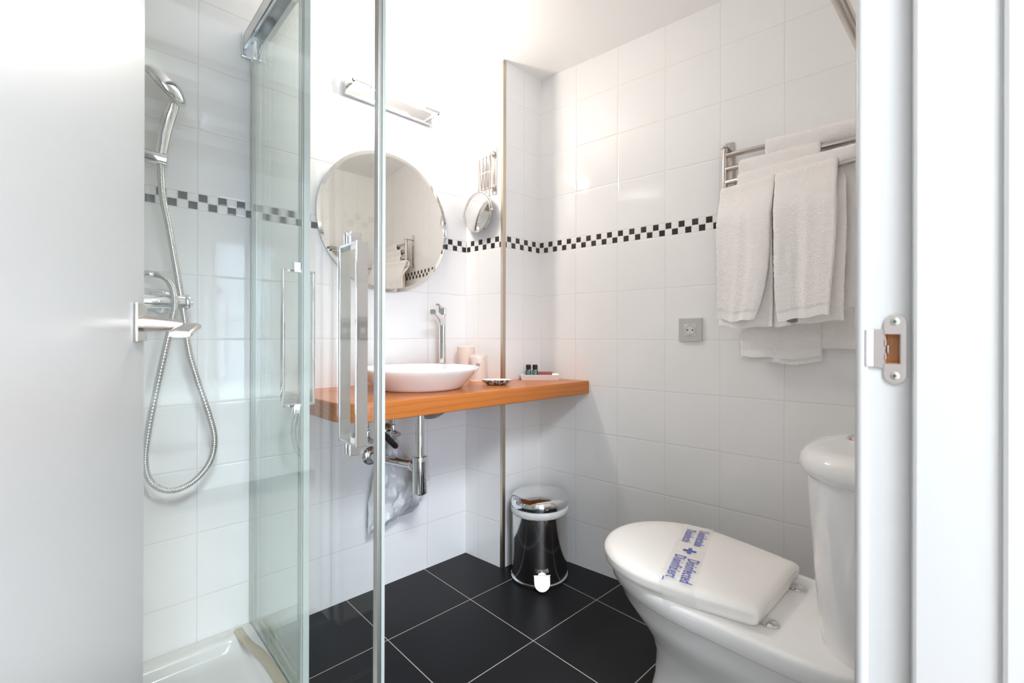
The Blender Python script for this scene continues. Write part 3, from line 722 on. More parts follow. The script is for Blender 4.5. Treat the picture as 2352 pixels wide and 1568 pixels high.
# soap dish
sdm = Matrix.Translation((-0.378, -0.130, ZT)) @ Matrix.Rotation(R(-44), 4, 'Z')
so = thing('soap_dish', (-0.378, -0.130, ZT), 'small oval black-and-white soap dish with holes, in front of the cups', 'soap dish')
bm = B(); secs = []
for (a, b, h) in ((0.024, 0.014, 0.0), (0.036, 0.022, 0.001), (0.050, 0.032, 0.010), (0.0595, 0.040, 0.0195), (0.0605, 0.041, 0.0210), (0.0590, 0.0395, 0.0215), (0.054, 0.035, 0.0185), (0.045, 0.028, 0.0150), (0.030, 0.018, 0.0140)):
    secs.append([sdm @ Vector((a*math.cos(q), b*math.sin(q), h)) for q in [2*PI*k/48 for k in range(48)]])
loft(bm, secs, True, True)
for f in bm.faces:
    f.normal_update(); f.material_index = 1 if (f.calc_center_median().z-ZT) > 0.0135 and f.normal.z > 0.25 else 0
obj('dish_shell', bm, [M['shell'], M['ceramic']], so, sharp=60)
for sx_ in (-0.018, 0.018):
    bm = B(); secs = []
    for a, b, h in ((0.0115, 0.0065, 0.0138), (0.012, 0.007, 0.0152), (0.010, 0.005, 0.0154), (0.009, 0.0045, 0.0142)):
        secs.append([sdm @ Vector((sx_+a*math.cos(q), b*math.sin(q), h)) for q in [2*PI*k/24 for k in range(24)]])
    loft(bm, secs); obj('drain_ring', bm, M['cup'], so)
# amenities tray
ang = math.atan2(-0.1639+0.0531, -0.05+0.1676); ex = Vector((math.cos(ang), math.sin(ang), 0)); ey = Vector((-ex.y, ex.x, 0))
to = Vector((-0.108, -0.107, ZT)); 
def T_(x, y, z): return to+ex*x+ey*y+Vector((0, 0, z))
tyw = 0.164
tr_ = thing('amenity_tray', tuple(to+ey*0.025), 'long white ceramic tray holding two tiny bottles and a red wrapped soap', 'tray')
bm = B(); secs = []
for ix, h, r in ((0.0, 0.0, 0.004), (0.0, 0.001, 0.004), (-0.006, 0.0225, 0.006), (-0.0058, 0.0235, 0.006), (-0.0040, 0.0235, 0.005), (0.0015, 0.0055, 0.004), (0.006, 0.0045, 0.004)):
    secs.append([T_(x, y+0.027, h) for x, y in rrect(tyw-2*ix, 0.052-2*ix, r, 4)])
loft(bm, secs); obj('tray_dish', bm, M['ceramic'], tr_)
def bottle(x, y, mat_label, label, art):
    p = T_(x, y, 0.0047); b = thing('toiletry_bottle', tuple(p), label, 'bottle', 'toiletry bottles in the tray')
    bm = B(); secs = []
    for h, w in ((0.0, 0.0115), (0.001, 0.0128), (0.036, 0.0128), (0.0385, 0.0118), (0.040, 0.007), (0.042, 0.007)):
        secs.append([p+ex*a+ey*c2+Vector((0, 0, h)) for a, c2 in rrect(2*w, 2*w*0.85, w*0.45, 4)])
    loft(bm, secs); obj('bottle_body', bm, M['teal'], b)
    bm = B(); lathe(bm, [(0, 0.0), (0.0112, 0.0), (0.0116, 0.001), (0.0108, 0.0190), (0.0096, 0.0200), (0, 0.0200)], p+Vector((0, 0, 0.0415)), 32); obj('bottle_cap', bm, M['black'], b)
    fm = Matrix(((ex.x, 0, -ey.x, p.x-ey.x*0.0112), (ex.y, 0, -ey.y, p.y-ey.y*0.0112), (0, 1, 0, p.z), (0, 0, 0, 1)))
    bm = B()
    if art == 'drop':
        pts = [(0.0, 0.0165)]+[(0.0030*math.cos(R(a)), 0.0085+0.0030*math.sin(R(a))) for a in range(20, -201, -20)]
        prism(bm, pts[::-1], 0, 0.0002, mat=fm)
    else:
        bm.free(); bm = text_bm('shampoo', 0.0052, None, 0.0001, mat=None) if False else B()
        for k in range(7): prism(bm, [(0.0005+0.001*(k % 2), 0.006+k*0.0032), (0.0055-0.0008*(k % 3), 0.006+k*0.0032), (0.0055-0.0008*(k % 3), 0.0077+k*0.0032), (0.0005+0.001*(k % 2), 0.0077+k*0.0032)], 0, 0.0002, mat=fm)
    obj('bottle_print', bm, M['whitep'] if art == 'drop' else M['outlet2'], b)
bottle(-0.052, 0.026, None, 'left tiny teal bottle with black cap and white drop mark', 'drop')
bottle(-0.0225, 0.026, None, 'right tiny teal bottle with black cap, beside the red soap', 'text')
bm = B(); secs = []
for h, w, d in ((0.0, 0.0280, 0.0120), (0.004, 0.0300, 0.0135), (0.024, 0.0300, 0.0135), (0.0290, 0.0275, 0.0115)):
    secs.append([T_(0.022+x, 0.027+y, 0.0058+h) for x, y in rrect(2*w, 2*d, 0.004, 3)])
loft(bm, secs)
for s_ in (-1, 1):
    prism(bm, [(-0.004, -0.0115), (0.004, -0.0115), (0.004, 0.0115), (-0.004, 0.0115)], -0.0006, 0.0006, mat=Matrix.Translation(T_(0.022+s_*0.032, 0.027, 0.0058+0.0265)) @ frame_mat((0, 0, 0), ex))
sp_ = obj('wrapped_soap', bm, M['red']); tag(sp_, 'small dark red wrapped soap lying in the white tray', 'soap')

# ================================================================== UNDER THE BASIN
tw_ = thing('bottle_trap', (-0.655, -0.022, 0.42), 'chrome bottle trap and drain pipe under the wooden counter', 'drain trap')
bm = B(); cyl(bm, (-0.655, -0.022, 0.560), (-0.655, -0.022, 0.7585), 0.0160, 36); obj('drain_pipe', bm, M['chrome'], tw_)
bm = B(); lathe(bm, [(0, 0), (0.022, 0.0), (0.0255, 0.003), (0.0260, 0.006), (0.0262, 0.118), (0.0275, 0.119), (0.0275, 0.135), (0.0265, 0.137), (0.0185, 0.1385), (0, 0.1385)], (-0.655, -0.022, 0.428), 48); obj('trap_cup', bm, M['chrome'], tw_)
bm = B(); cyl(bm, (-0.657, -0.006, 0.528), (-0.664, 0.020, 0.530), 0.0225, 32, 0.005); obj('coupling_nut', bm, M['chrome'], tw_)
bm = B(); tube(bm, spline([(-0.660, 0.010, 0.530), (-0.690, 0.085, 0.532), (-0.712, 0.140, 0.534), (-0.722, 0.190, 0.535), (-0.722, YA-0.001, 0.535)], 8), 0.0155, 24); obj('waste_arm', bm, M['chrome'], tw_, sharp=60)
bm = B(); lathe(bm, [(0, 0), (0.036, 0), (0.036, 0.003), (0.026, 0.012), (0.017, 0.014), (0, 0.014)], (-0.722, YA, 0.535), 40, (0, -1, 0)); obj('wall_flange', bm, M['chrome'], tw_)
def angle_valve(x, z, label):
    v = thing('angle_valve', (x, YA, z), label, 'valve', 'angle valves under the basin')
    bm = B(); lathe(bm, [(0, 0), (0.034, 0.0), (0.035, 0.004), (0.031, 0.014), (0.020, 0.022), (0.011, 0.024), (0.011, 0.045), (0, 0.045)], (x, YA, z), 40, (0, -1, 0)); obj('valve_rosette', bm, M['chrome'], v)
    bm = B(); cyl(bm, (x, YA-0.040, z), (x, YA-0.078, z), 0.0130, 24, 0.002); cyl(bm, (x, YA-0.060, z), (x, YA-0.060, z+0.034), 0.0078, 20, 0.001); obj('valve_body', bm, M['chrome'], v)
    bm = B(); secs = [[(x+w*math.cos(q), YA-0.078-d, z+h*math.sin(q)) for q in [2*PI*k/16 for k in range(16)]] for d, w, h in ((0, 0.009, 0.009), (0.004, 0.016, 0.011), (0.016, 0.016, 0.011), (0.020, 0.013, 0.009))]; loft(bm, secs); obj('valve_knob', bm, M['chrome'], v)
    bm = B(); cyl(bm, (x, YA-0.060, z+0.032), (x, YA-0.060, z+0.046), 0.0095, 6, 0.001); obj('valve_nut', bm, M['chrome'], v)
    return v
angle_valve(-0.658, 0.622, 'right chrome angle valve, next to the drain pipe')
angle_valve(-0.765, 0.612, 'left chrome angle valve, seen through the glass door edge')
bm = B(); tube(bm, spline([(-0.658, YA-0.060, 0.666), (-0.658, YA-0.062, 0.70), (-0.655, YA-0.065, 0.7585)], 20), 0.006, 12, rf=lambda f, i: 0.0062 if i % 2 else 0.0056)
hz = obj('braided_hose', bm, M['hose'], sharp=60); tag(hz, 'short braided steel hose rising straight from the right valve', 'hose', 'braided hoses under the basin')
bm = B()
loop = [(-0.765, YA-0.060, 0.656), (-0.763, YA-0.065, 0.70), (-0.74, YA-0.08, 0.735)]
tube(bm, spline(loop, 16), 0.006, 12, rf=lambda f, i: 0.0062 if i % 2 else 0.0056)
hz = obj('braided_hose', bm, M['hose'], sharp=60); tag(hz, 'braided hose bending up from the left valve', 'hose', 'braided hoses under the basin')
for j, (cx0, cz0, ra, rb, yy) in enumerate(((-0.485, 0.742, 0.088, 0.078, 0.165), (-0.500, 0.744, 0.080, 0.068, 0.150))):
    bm = B(); pts = [(cx0+ra*math.cos(R(a)), yy+0.01*math.sin(R(a*2)), cz0+rb*math.sin(R(a))) for a in range(-168, 13, 3)]
    tube(bm, pts, 0.006, 12, rf=lambda f, i: 0.0062 if i % 2 else 0.0056)
    hz = obj('braided_hose', bm, M['hose'], sharp=60); tag(hz, ['outer and lower of the coiled hoses hanging behind the drain pipe', 'inner and upper of the coiled hoses hanging behind the drain pipe'][j], 'hose', 'braided hoses under the basin')
# black sprayer-like tube with a magenta ring caught between the valves
ab = thing('black_handle', (-0.70, 0.12, 0.58), 'black handle with a magenta ring hanging between the two valves', 'handle')
bm = B(); a0, a1 = Vector((-0.735, 0.105, 0.640)), Vector((-0.675, 0.118, 0.582))
tube(bm, [a0.lerp(a1, k/12) for k in range(13)], 0.011, 20, rf=lambda f, i: 0.0105+0.0012*(i % 2)); obj('grip', bm, M['black'], ab, sharp=50)
bm = B(); cyl(bm, a1, a1+(a1-a0).normalized()*0.006, 0.0085, 20); obj('ring', bm, M['magenta'], ab)
# plastic bag tied to the valve
bm = B(); nu, nv = 30, 34; g = []
L_ = [(0.00, -0.672, -0.640, 0.600), (0.12, -0.690, -0.628, 0.565), (0.30, -0.722, -0.590, 0.510), (0.50, -0.748, -0.535, 0.455), (0.70, -0.760, -0.492, 0.400), (0.82, -0.762, -0.500, 0.365), (1.0, -0.766, -0.535, 0.290)]
def ev(v):
    for a, b in zip(L_, L_[1:]):
        if v <= b[0]+1e-9:
            f = (v-a[0])/(b[0]-a[0]); return [a[k]+(b[k]-a[k])*f for k in range(1, 4)]
for j in range(nv+1):
    v = j/nv; xa, xb, z = ev(v); row = []
    for i in range(nu*2):
        a = 2*PI*i/(nu*2); w = (xb-xa)/2; cxx = (xa+xb)/2
        d = 0.010+0.030*math.sin(PI*min(1, v*1.15))**0.8 if v < 0.87 else 0.010+0.030*math.sin(PI*min(1, v*1.15))**0.8+0.0
        p = Vector((cxx+w*math.cos(a), 0.168+d*math.sin(a), z+0.040*v*v*math.cos(a+0.4)*0.9))
        q = noise.noise(Vector((p.x*22, p.z*14, math.sin(a)*1.3)))*0.020*v+noise.noise(Vector((p.x*60, p.z*8, 3)))*0.010*(1-v*0.4)+abs(noise.noise(Vector((p.x*26, p.z*22, 7))))*0.030*v
        p.y = min(0.222, p.y-q); p.z += 0.008*v*noise.noise(Vector((p.x*40, 0, 1)))
        row.append(p)
    g.append(row)
loft(bm, g, True, True)
bg_ = obj('plastic_bag', bm, M['film'], sharp=22); tag(bg_, 'crumpled white plastic bag hanging from the right valve under the counter', 'bag')

# ================================================================== ON THE MIRROR WALL
mo = thing('round_mirror', (-0.655, YA, 1.187), 'large frameless round wall mirror above the basin', 'mirror')
bm = B(); lathe(bm, [(0, 0.0), (0.280, 0.0), (0.2805, 0.001), (0.2805, 0.0036), (0.267, 0.0052), (0.0, 0.0052)], (-0.655, YA-0.006, 1.465), 128, (0, -1, 0)); obj('mirror_glass', bm, M['mirror'], mo, sharp=2)
bm = B(); lathe(bm, [(0, 0.0), (0.20, 0.0), (0.20, 0.006), (0.0, 0.006)], (-0.655, YA-0.0002, 1.465), 64, (0, -1, 0)); obj('backing', bm, M['whitep'], mo)
# lamp
lm = thing('wall_lamp', (-0.648, YA, 1.94), 'chrome wall lamp with a glowing tube above the round mirror', 'lamp')
bm = B(); box(bm, -0.8360, -0.4600, YA-0.022, YA-0.0003, 1.917, 1.967, 0.0015); obj('base_plate', bm, M['chrome'], lm)
yb = YA-0.082
for s_, xa, xb in ((1, -0.835, -0.764), (-1, -0.461, -0.532)):
    bm = B()
    x0, x1 = sorted((xa, xa+s_*0.010)); box(bm, x0, x1, yb-0.006, YA-0.020, 1.940, 1.950, 0.0015)
    x0, x1 = sorted((xa, xb)); box(bm, x0, x1, yb-0.008, yb+0.006, 1.940, 1.950, 0.0015)
    obj('lamp_arm', bm, M['chrome'], lm)
    bm = B(); x0, x1 = sorted((xb, xb+s_*0.012)); cyl(bm, (x0, yb, 1.945), (x1, yb, 1.945), 0.0085, 20); obj('tube_socket', bm, M['ceramic'], lm)
bm = B(); cyl(bm, (-0.752, yb, 1.945), (-0.544, yb, 1.945), 0.0115, 24, 0.003); obj('light_tube', bm, M['tube'], lm)

# ================================================================== SHAVING MIRROR on the column side
NB = Vector((-CY, -CX, 0)); PB = Vector((CX, -CY, 0))    # outward from the column side, along it towards the room
def bp(s_, o_, z): return Vector((-0.2571, 0.2305, 0))+PB*s_+NB*o_+Vector((0, 0, z))
sm = thing('shaving_mirror', tuple(bp(0.183, 0, 1.63)), 'round extending shaving mirror on a scissor arm on the column', 'mirror')
fmB = Matrix(((PB.x, 0, NB.x, 0), (PB.y, 0, NB.y, 0), (0, 1, 0, 0), (0, 0, 0, 1)))
def at(p): return Matrix.Translation(p) @ fmB
bm = B(); pr_ = [(0.0095*math.cos(R(a)), 0.098+0.0095*math.sin(R(a))) for a in range(0, 181, 20)]+[(-0.0095*math.cos(R(a)), -0.098-0.0095*math.sin(R(a))) for a in range(0, 181, 20)]
prism(bm, pr_, 0, 0.003, 0.0008, 2, mat=at(bp(0.186, 0.0005, 1.737))); obj('wall_plate', bm, M['nickel'], sm)
bm = B()
for z in (1.795, 1.815, 1.667, 1.650):
    cyl(bm, bp(0.186, 0.003, z), bp(0.180, 0.016, z), 0.0045, 16)
for z in (1.806, 1.662): box(bm, -0.008, 0.006, -0.006, 0.006, 0.0, 0.018, 0.002, rot=at(bp(0.183, 0.003, z)))
cyl(bm, bp(0.172, 0.020, 1.652), bp(0.172, 0.020, 1.815), 0.0034, 16); obj('wall_hinge', bm, M['nickel'], sm)
for z in (1.830, 1.640):
    bm = B(); lathe(bm, [(0, 0), (0.0035, 0), (0.003, 0.0015), (0, 0.002)], bp(0.186, 0.0035, z), 16, NB); obj('screw', bm, M['chrome'], sm)
n_s = 6; s0, s1 = 0.168, 0.118
for k in range(n_s):
    sa = s0+(s1-s0)*k/(n_s-1); lean = 0.010
    for (za, zb_, q) in ((1.655, 1.800, 0.0), ):
        bm = B(); p0 = bp(sa-lean*0.5*(-1 if k % 2 else 1)+0.000, 0.022+0.004*(k % 2), za+0.002*k*0); p1 = bp(sa+lean*0.5*(-1 if k % 2 else 1), 0.022+0.004*(k % 2), zb_-0.0015*k)
        tube(bm, [p0, p0.lerp(p1, 0.5), p1], 0.0034, 10, flat=0.5); 
        for pp in (p0, p0.lerp(p1, 0.5), p1): lathe(bm, [(0, 0), (0.0042, 0), (0.0036, 0.003), (0, 0.004)], pp, 14, NB)
        obj('scissor_bar', bm, M['nickel'], sm, sharp=50)
mc = bp(0.108, 0.045, 1.552)
bm = B(); cyl(bm, bp(0.108, 0.026, 1.640), bp(0.108, 0.026, 1.790), 0.0032, 16); lathe(bm, [(0, 0), (0.0058, 0.001), (0.0062, 0.006), (0.0058, 0.014), (0, 0.016)], bp(0.108, 0.026, 1.783), 20)
cyl(bm, bp(0.108, 0.026, 1.640), bp(0.108, 0.032, 1.654), 0.0045, 16); obj('front_rod', bm, M['nickel'], sm, sharp=50)
an = R(183); nm = Vector((math.cos(an), math.sin(an), 0.0)); sdv = Vector((-nm.y, nm.x, 0))
mc = bp(0.110, 0.034, 1.5535)
bm = B(); tube(bm, [mc+sdv*0.0915*math.cos(R(a))+Vector((0, 0, 0.0915*math.sin(R(a)))) for a in range(0, 181, 5)], 0.0036, 12); obj('yoke', bm, M['nickel'], sm, sharp=50)
tilt = Matrix.Rotation(R(1), 3, sdv); nm2 = tilt @ nm
bm = B(); lathe(bm, [(0.078, -0.005), (0.0845, -0.005), (0.0865, -0.0035), (0.0865, 0.0035), (0.0845, 0.005), (0.079, 0.005), (0.078, 0.0035), (0.078, -0.005)], mc, 96, nm2, cap=False)
# close the ring into a tube
obj('mirror_rim', bm, M['nickel'], sm, sharp=50)
bm = B(); lathe(bm, [(0, -0.003), (0.080, -0.003), (0.080, 0.0036), (0, 0.0036)], mc, 96, nm2); obj('mirror_glass', bm, M['mirror'], sm, sharp=10)
for s_ in (-1, 1):
    bm = B(); cyl(bm, mc+sdv*s_*0.084, mc+sdv*s_*0.097, 0.0048, 16, 0.001); obj('pivot_knob', bm, M['nickel'], sm)

# ================================================================== RIGHT WALL
def cm(dist, out, z):   # local x along the wall to the right, y up, z out of the wall
    p = cpt(dist, out, z); return Matrix(((DC.x, 0, NC.x, p.x), (DC.y, 0, NC.y, p.y), (0, 1, 0, p.z), (0, 0, 0, 1)))
sk = thing('power_outlet', tuple(cpt(0.7138, 0, 0.9875)), 'square grey power socket on the right wall below the towels', 'socket')
bm = B(); prism(bm, rrect(0.0870, 0.0868, 0.002, 3), 0.0005, 0.010, 0.0015, 2, mat=cm(0.7138, 0, 1.0312)); obj('cover_frame', bm, M['outlet'], sk)
bm = B(); prism(bm, rrect(0.0450, 0.0450, 0.001, 2), 0.0095, 0.0112, 0.0005, 2, mat=cm(0.7138, 0, 1.0312)); ins_ = obj('insert', bm, M['outlet2'], sk)
bm = B(); lathe(bm, [(0.0185, 0.0), (0.0200, 0.0), (0.0200, 0.0024), (0.0190, 0.0028), (0.0182, 0.0022), (0.0182, 0.0), (0.0185, 0.0)], cpt(0.7138, 0.0108, 1.0312), 48, NC, cap=False); obj('socket_ring', bm, M['outlet'], ins_)
bm = B(); lathe(bm, [(0, 0), (0.0183, 0), (0.0183, 0.0006), (0, 0.0006)], cpt(0.7138, 0.0110, 1.0312), 48, NC); obj('socket_well', bm, M['outlet2'], ins_)
for dx_, dz_ in ((-0.0095, 0), (0.0095, 0)):
    bm = B(); lathe(bm, [(0, 0), (0.0028, 0), (0.0028, 0.0006), (0, 0.0006)], cpt(0.7138+dx_, 0.0115, 1.0312), 20, NC); obj('pin_hole', bm, M['black'], ins_)
for dz_ in (-1, 1):
    bm = B(); box(bm, -0.0035, 0.0035, dz_*0.0165-0.0014, dz_*0.0165+0.0014, 0.0, 0.0022, 0.0004, rot=cm(0.7138, 0.0115, 1.0312)); obj('earth_clip', bm, M['chrome'], ins_)
bm = B()
for k in range(7): box(bm, 0.0225+0.0023*k, 0.0241+0.0023*k, -0.0006, 0.0006+0.0003*(k % 2), 0.0, 0.0002, rot=cm(0.7138, 0.0101, 1.0312-0.0365))
obj('frame_lettering', bm, M['greyink'], sk, smooth=False)

# towel rack with four swinging bars
post = Vector((0.0347, -0.851, 0))
rk = thing('towel_rack', tuple(cpt(0.85, 0, 1.49)), 'brushed steel towel rack with four swinging bars on the right wall', 'towel rack')
pd = post.dot(DC)
bm = B(); box(bm, -0.009, 0.018, -0.2, 0.0, 0.0005, 0.005, 0.001, rot=cm(pd-0.003, 0, 1.690)); obj('mounting_plate', bm, M['satin'], rk)
for z in (1.655, 1.475):
    bm = B(); prism(bm, rrect(0.026, 0.066, 0.010, 5), 0, 0.004, 0.0008, 2, mat=Matrix(((DC.x, NC.x, 0, post.x-NC.x*0.022), (DC.y, NC.y, 0, post.y-NC.y*0.022), (0, 0, 1, z), (0, 0, 0, 1)))); obj('bracket_tab', bm, M['satin'], rk)
bm = B(); cyl(bm, post+Vector((0, 0, 1.470)), post+Vector((0, 0, 1.662)), 0.0088, 28, 0.001); obj('pivot_post', bm, M['satin'], rk)
for z in (1.6045, 1.5585, 1.515):
    bm = B(); cyl(bm, post+Vector((0, 0, z-0.0012)), post+Vector((0, 0, z+0.0012)), 0.0096, 28); obj('spacer_ring', bm, M['nickel'], rk)
bm = B(); lathe(bm, [(0, 0), (0.005, 0), (0.004, 0.003), (0, 0.004)], cpt(pd+0.001, 0.005, 1.678), 20, NC); obj('screw', bm, M['chrome'], rk)
BARS = ((-84, 1.629), (-88, 1.581), (-93, 1.536), (-99, 1.4954))
for h, z in BARS:
    d = Vector((math.cos(R(h)), math.sin(R(h)), 0)); bm = B()
    cyl(bm, post+d*0.004+Vector((0, 0, z)), post+d*0.425+Vector((0, 0, z)), 0.0085, 28, 0.0015); obj('swing_bar', bm, M['satin'], rk)

def towel(bar, s0, s1, db, df, zb, zf, label, seed, th=0.011, kf=0.0, kb=0.0, fold=False, cat='towel', flare=0.0, wav=1.0, tl=0.0, tr=0.0, br=0.0):
    h, z = BARS[bar]; d = Vector((math.cos(R(h)), math.sin(R(h)), 0))
    rnd = random.Random(seed); ph = [rnd.uniform(0, 6.28) for _ in range(8)]
    NS = 56; rb = 0.0090
    # profile parameter: back panel bottom -> up -> over the bar -> front panel bottom
    NB_, NT_, NF = 60, 12, 96
    def center(s, k):
        """returns (out-of-wall distance, z) of the sheet's middle"""
        p = post+d*s; bo = -(p.dot(-NC))          # distance of the bar from the wall
        bo = (p-Vector((0, 0, 0))).dot(NC)
        r = rb+th/2
        fb = db+kb*s; ff = df+kf*s
        if k < NB_:
            f = k/NB_; zz = zb+(z-zb)*f
            e = min(1, max(0, (z-zz)/0.10)); e = e*e*(3-2*e)
            return (bo-r)*(1-e)+fb*e, zz
        if k <= NB_+NT_:
            a = PI*(1-(k-NB_)/NT_); return bo+r*math.cos(a), z+r*math.sin(a)
        f = (k-NB_-NT_)/NF; zz = z+(zf-z)*f
        e = min(1, max(0, (z-zz)/0.12)); e = e*e*(3-2*e)
        return (bo+r)*(1-e)+ff*e, zz
    K = NB_+NT_+NF
    outer, inner = [], []
    for k in range(K+1):
        ro, ri = [], []
        for i in range(NS+1):
            t = i/NS; s = s0+(s1-s0)*t
            o_, zz = center(s, k); o2, z2 = center(s, min(K, k+1)); o3, z3 = center(s, max(0, k-1))
            tg = Vector((o2-o3, z2-z3)); tg = tg.normalized() if tg.length > 1e-9 else Vector((0, -1)); nrm = Vector((-tg.y, tg.x))   # points to the outside
            drop = max(0, z-zz); A = 0.0042*wav*min(1, drop/0.25)
            side = 1 if k > NB_+NT_/2 else -1
            w = A*(math.sin(t*7.3+ph[0]+drop*1.2)+0.7*math.sin(t*15.1+ph[1]-drop*2)+0.4*math.sin(t*26+ph[2]))
            # the sides pinch and wander
            sh = 0.004*math.sin(drop*9+ph[3])*(0.5-abs(t-0.5))*0+(-0.002*math.sin(min(1, drop/0.3)*PI*0.5)*(2*t-1))*(1-flare)+0.003*math.sin(drop*14+ph[4])*(1 if t > 0.5 else 0.6)*min(1, drop/0.1)
            if side == 1:
                q_ = min(1, drop/max(0.1, z-zf)); sh += tl*q_**4*(1-t)-tr*q_**3*t
            else: sh += br*t*min(1, drop/0.04)
            zz2 = zz+(0.006*math.sin(t*4+ph[5])+0.003*math.sin(t*11+ph[6]))*min(1, drop/0.3)
            bot = (zz-zf) if side == 1 else (zz-zb); tk = th/2*(0.55 if bot < 0.030 else 1.0)
            # rounded side hems
            e = min(t, 1-t)*abs(s1-s0); tk *= math.sqrt(max(0.05, 1-(1-min(1, e/0.006))**2))
            fuzz = 0.0011 if bot >= 0.030 else 0.0003
            P0 = post+d*(s+sh)
            def place(dd):
                oo = o_+nrm.x*dd+w*side; zq = zz2+nrm.y*dd
                base = P0-NC*(P0.dot(NC)); q = base+NC*oo; q.z = zq
                return q
            q = place(tk+rnd.uniform(-fuzz, fuzz)); q2 = place(-tk); q += d*rnd.uniform(-fuzz, fuzz)*(1 if t < 0.02 or t > 0.98 else 0.3)
            ro.append(q); ri.append(q2)
        outer.append(ro); inner.append(ri)
    bm = B()
    VO = [[bm.verts.new(p) for p in r] for r in outer]; VI = [[bm.verts.new(p) for p in r] for r in inner]
    def mi(k):
        if k > NB_+NT_: zz = z+(zf-z)*((k-NB_-NT_)/NF); return 1 if 0.003 < zz-zf < 0.030 else 0
        if k < NB_: zz = zb+(z-zb)*k/NB_; return 1 if 0.003 < zz-zb < 0.030 else 0
        return 0
    for k in range(K):
        for i in range(NS):
            f = bm.faces.new((VO[k][i], VO[k][i+1], VO[k+1][i+1], VO[k+1][i])); f.material_index = mi(k)
            f = bm.faces.new((VI[k][i], VI[k+1][i], VI[k+1][i+1], VI[k][i+1])); f.material_index = mi(k)
        for i in (0, NS):
            a, b, c2, e = VO[k][i], VO[k+1][i], VI[k+1][i], VI[k][i]
            bm.faces.new((a, b, c2, e) if i == 0 else (e, c2, b, a))
    for k in (0, K):
        for i in range(NS):
            a, b, c2, e = VO[k][i], VO[k][i+1], VI[k][i+1], VI[k][i]
            bm.faces.new((e, c2, b, a) if k == 0 else (a, b, c2, e))
    o = obj('hanging_towel', bm, [M['terry'], M['hem']], sharp=80)
    tag(o, label, cat, 'towels on the rack')
    return o
towel(0, 0.130, 0.415, 0.013, 0.027, 1.00, 0.968, 'rearmost white towel on the top bar nearest the wall', 11, th=0.012)
towel(1, 0.050, 0.288, 0.040, 0.052, 0.925, 0.942, 'white towel on the second bar, hanging lowest of all', 23, th=0.010)
towel(2, 0.047, 0.410, 0.064, 0.077, 1.09, 1.10, 'wide white towel on the third bar, mostly hidden by the front pair', 31, th=0.010, kf=0.12, kb=0.08)
towel(3, -0.012, 0.173, 0.090, 0.105, 1.040, 1.062, 'left of the two front terry hand towels', 47, th=0.013, kf=0.24, kb=0.22, wav=0.9, tl=0.0, tr=0.050)
towel(3, 0.1745, 0.350, 0.088, 0.105, 1.045, 1.060, 'right of the two front terry hand towels, leaving the bar end bare', 59, th=0.013, kf=0.26, kb=0.22, wav=1.1, tl=0.016, tr=0.012, br=0.020)

# rail on the door wall over the cistern
dw = thing('towel_bar', (-0.55, -1.405, 1.60), 'brushed steel double towel bar, its end showing at the top right beside the door frame', 'towel bar')
for y, z in ((-1.313, 1.620), (-1.355, 1.600)):
    bm = B(); cyl(bm, (-0.80, y, z), (-0.145, y, z), 0.0118, 28, 0.002); obj('bar', bm, M['satin'], dw)
for x in (-0.78, -0.165):
    bm = B(); box(bm, x-0.010, x+0.010, -1.36, -1.4045, 1.585, 1.635, 0.002); box(bm, x-0.008, x+0.008, -1.405+0.0005, -1.310, 1.606, 1.634, 0.002); obj('bar_bracket', bm, M['satin'], dw)

# towel emblem peeping out below the right front towel
d4 = Vector((math.cos(R(-99)), math.sin(R(-99)), 0)); pe = post+d4*0.232; pe = pe-NC*pe.dot(NC)+NC*0.1475
bm = B(); prism(bm, [(-0.022*math.cos(R(a)), -0.012*math.sin(R(a))) for a in range(0, 181, 12)]+[(0.018, 0.0035), (-0.018, 0.0035)], 0, 0.0006, mat=Matrix(((d4.x, 0, NC.x, pe.x), (d4.y, 0, NC.y, pe.y), (0, 1, 0, 1.0600), (0, 0, 0, 1))))
obj('woven_emblem', bm, M['greyink'], bpy.data.objects['hanging_towel.004'])
# double light switch beside the door, mirrored in the shower door's handle
SX, SZ = -0.845, 1.035
def em(out, z=SZ): return Matrix(((-1, 0, 0, SX), (0, 0, 1, -1.405+out), (0, 1, 0, z), (0, 0, 0, 1)))
lsw = thing('light_switch', (SX, -1.405, SZ-0.04), 'grey switch panel with two rockers beside the door, mirrored in the chrome handle', 'light switch')
bm = B(); prism(bm, rrect(0.050, 0.076, 0.002, 3), 0.0005, 0.010, 0.0015, 2, mat=em(0)); obj('switch_frame', bm, M['outlet2'], lsw)
for x_ in (-0.0125, 0.0125):
    bm = B(); prism(bm, rrect(0.020, 0.044, 0.001, 2, x_, 0.0), 0.0098, 0.0125, 0.0006, 2, mat=em(0)); rk_ = obj('rocker', bm, M['outlet'], lsw)
    bm = B(); prism(bm, rrect(0.018, 0.020, 0.001, 2, x_, -0.010), 0.0126, 0.0140, 0.0005, 2, mat=em(0)); obj('rocker_lower_half', bm, M['whitep'], rk_)

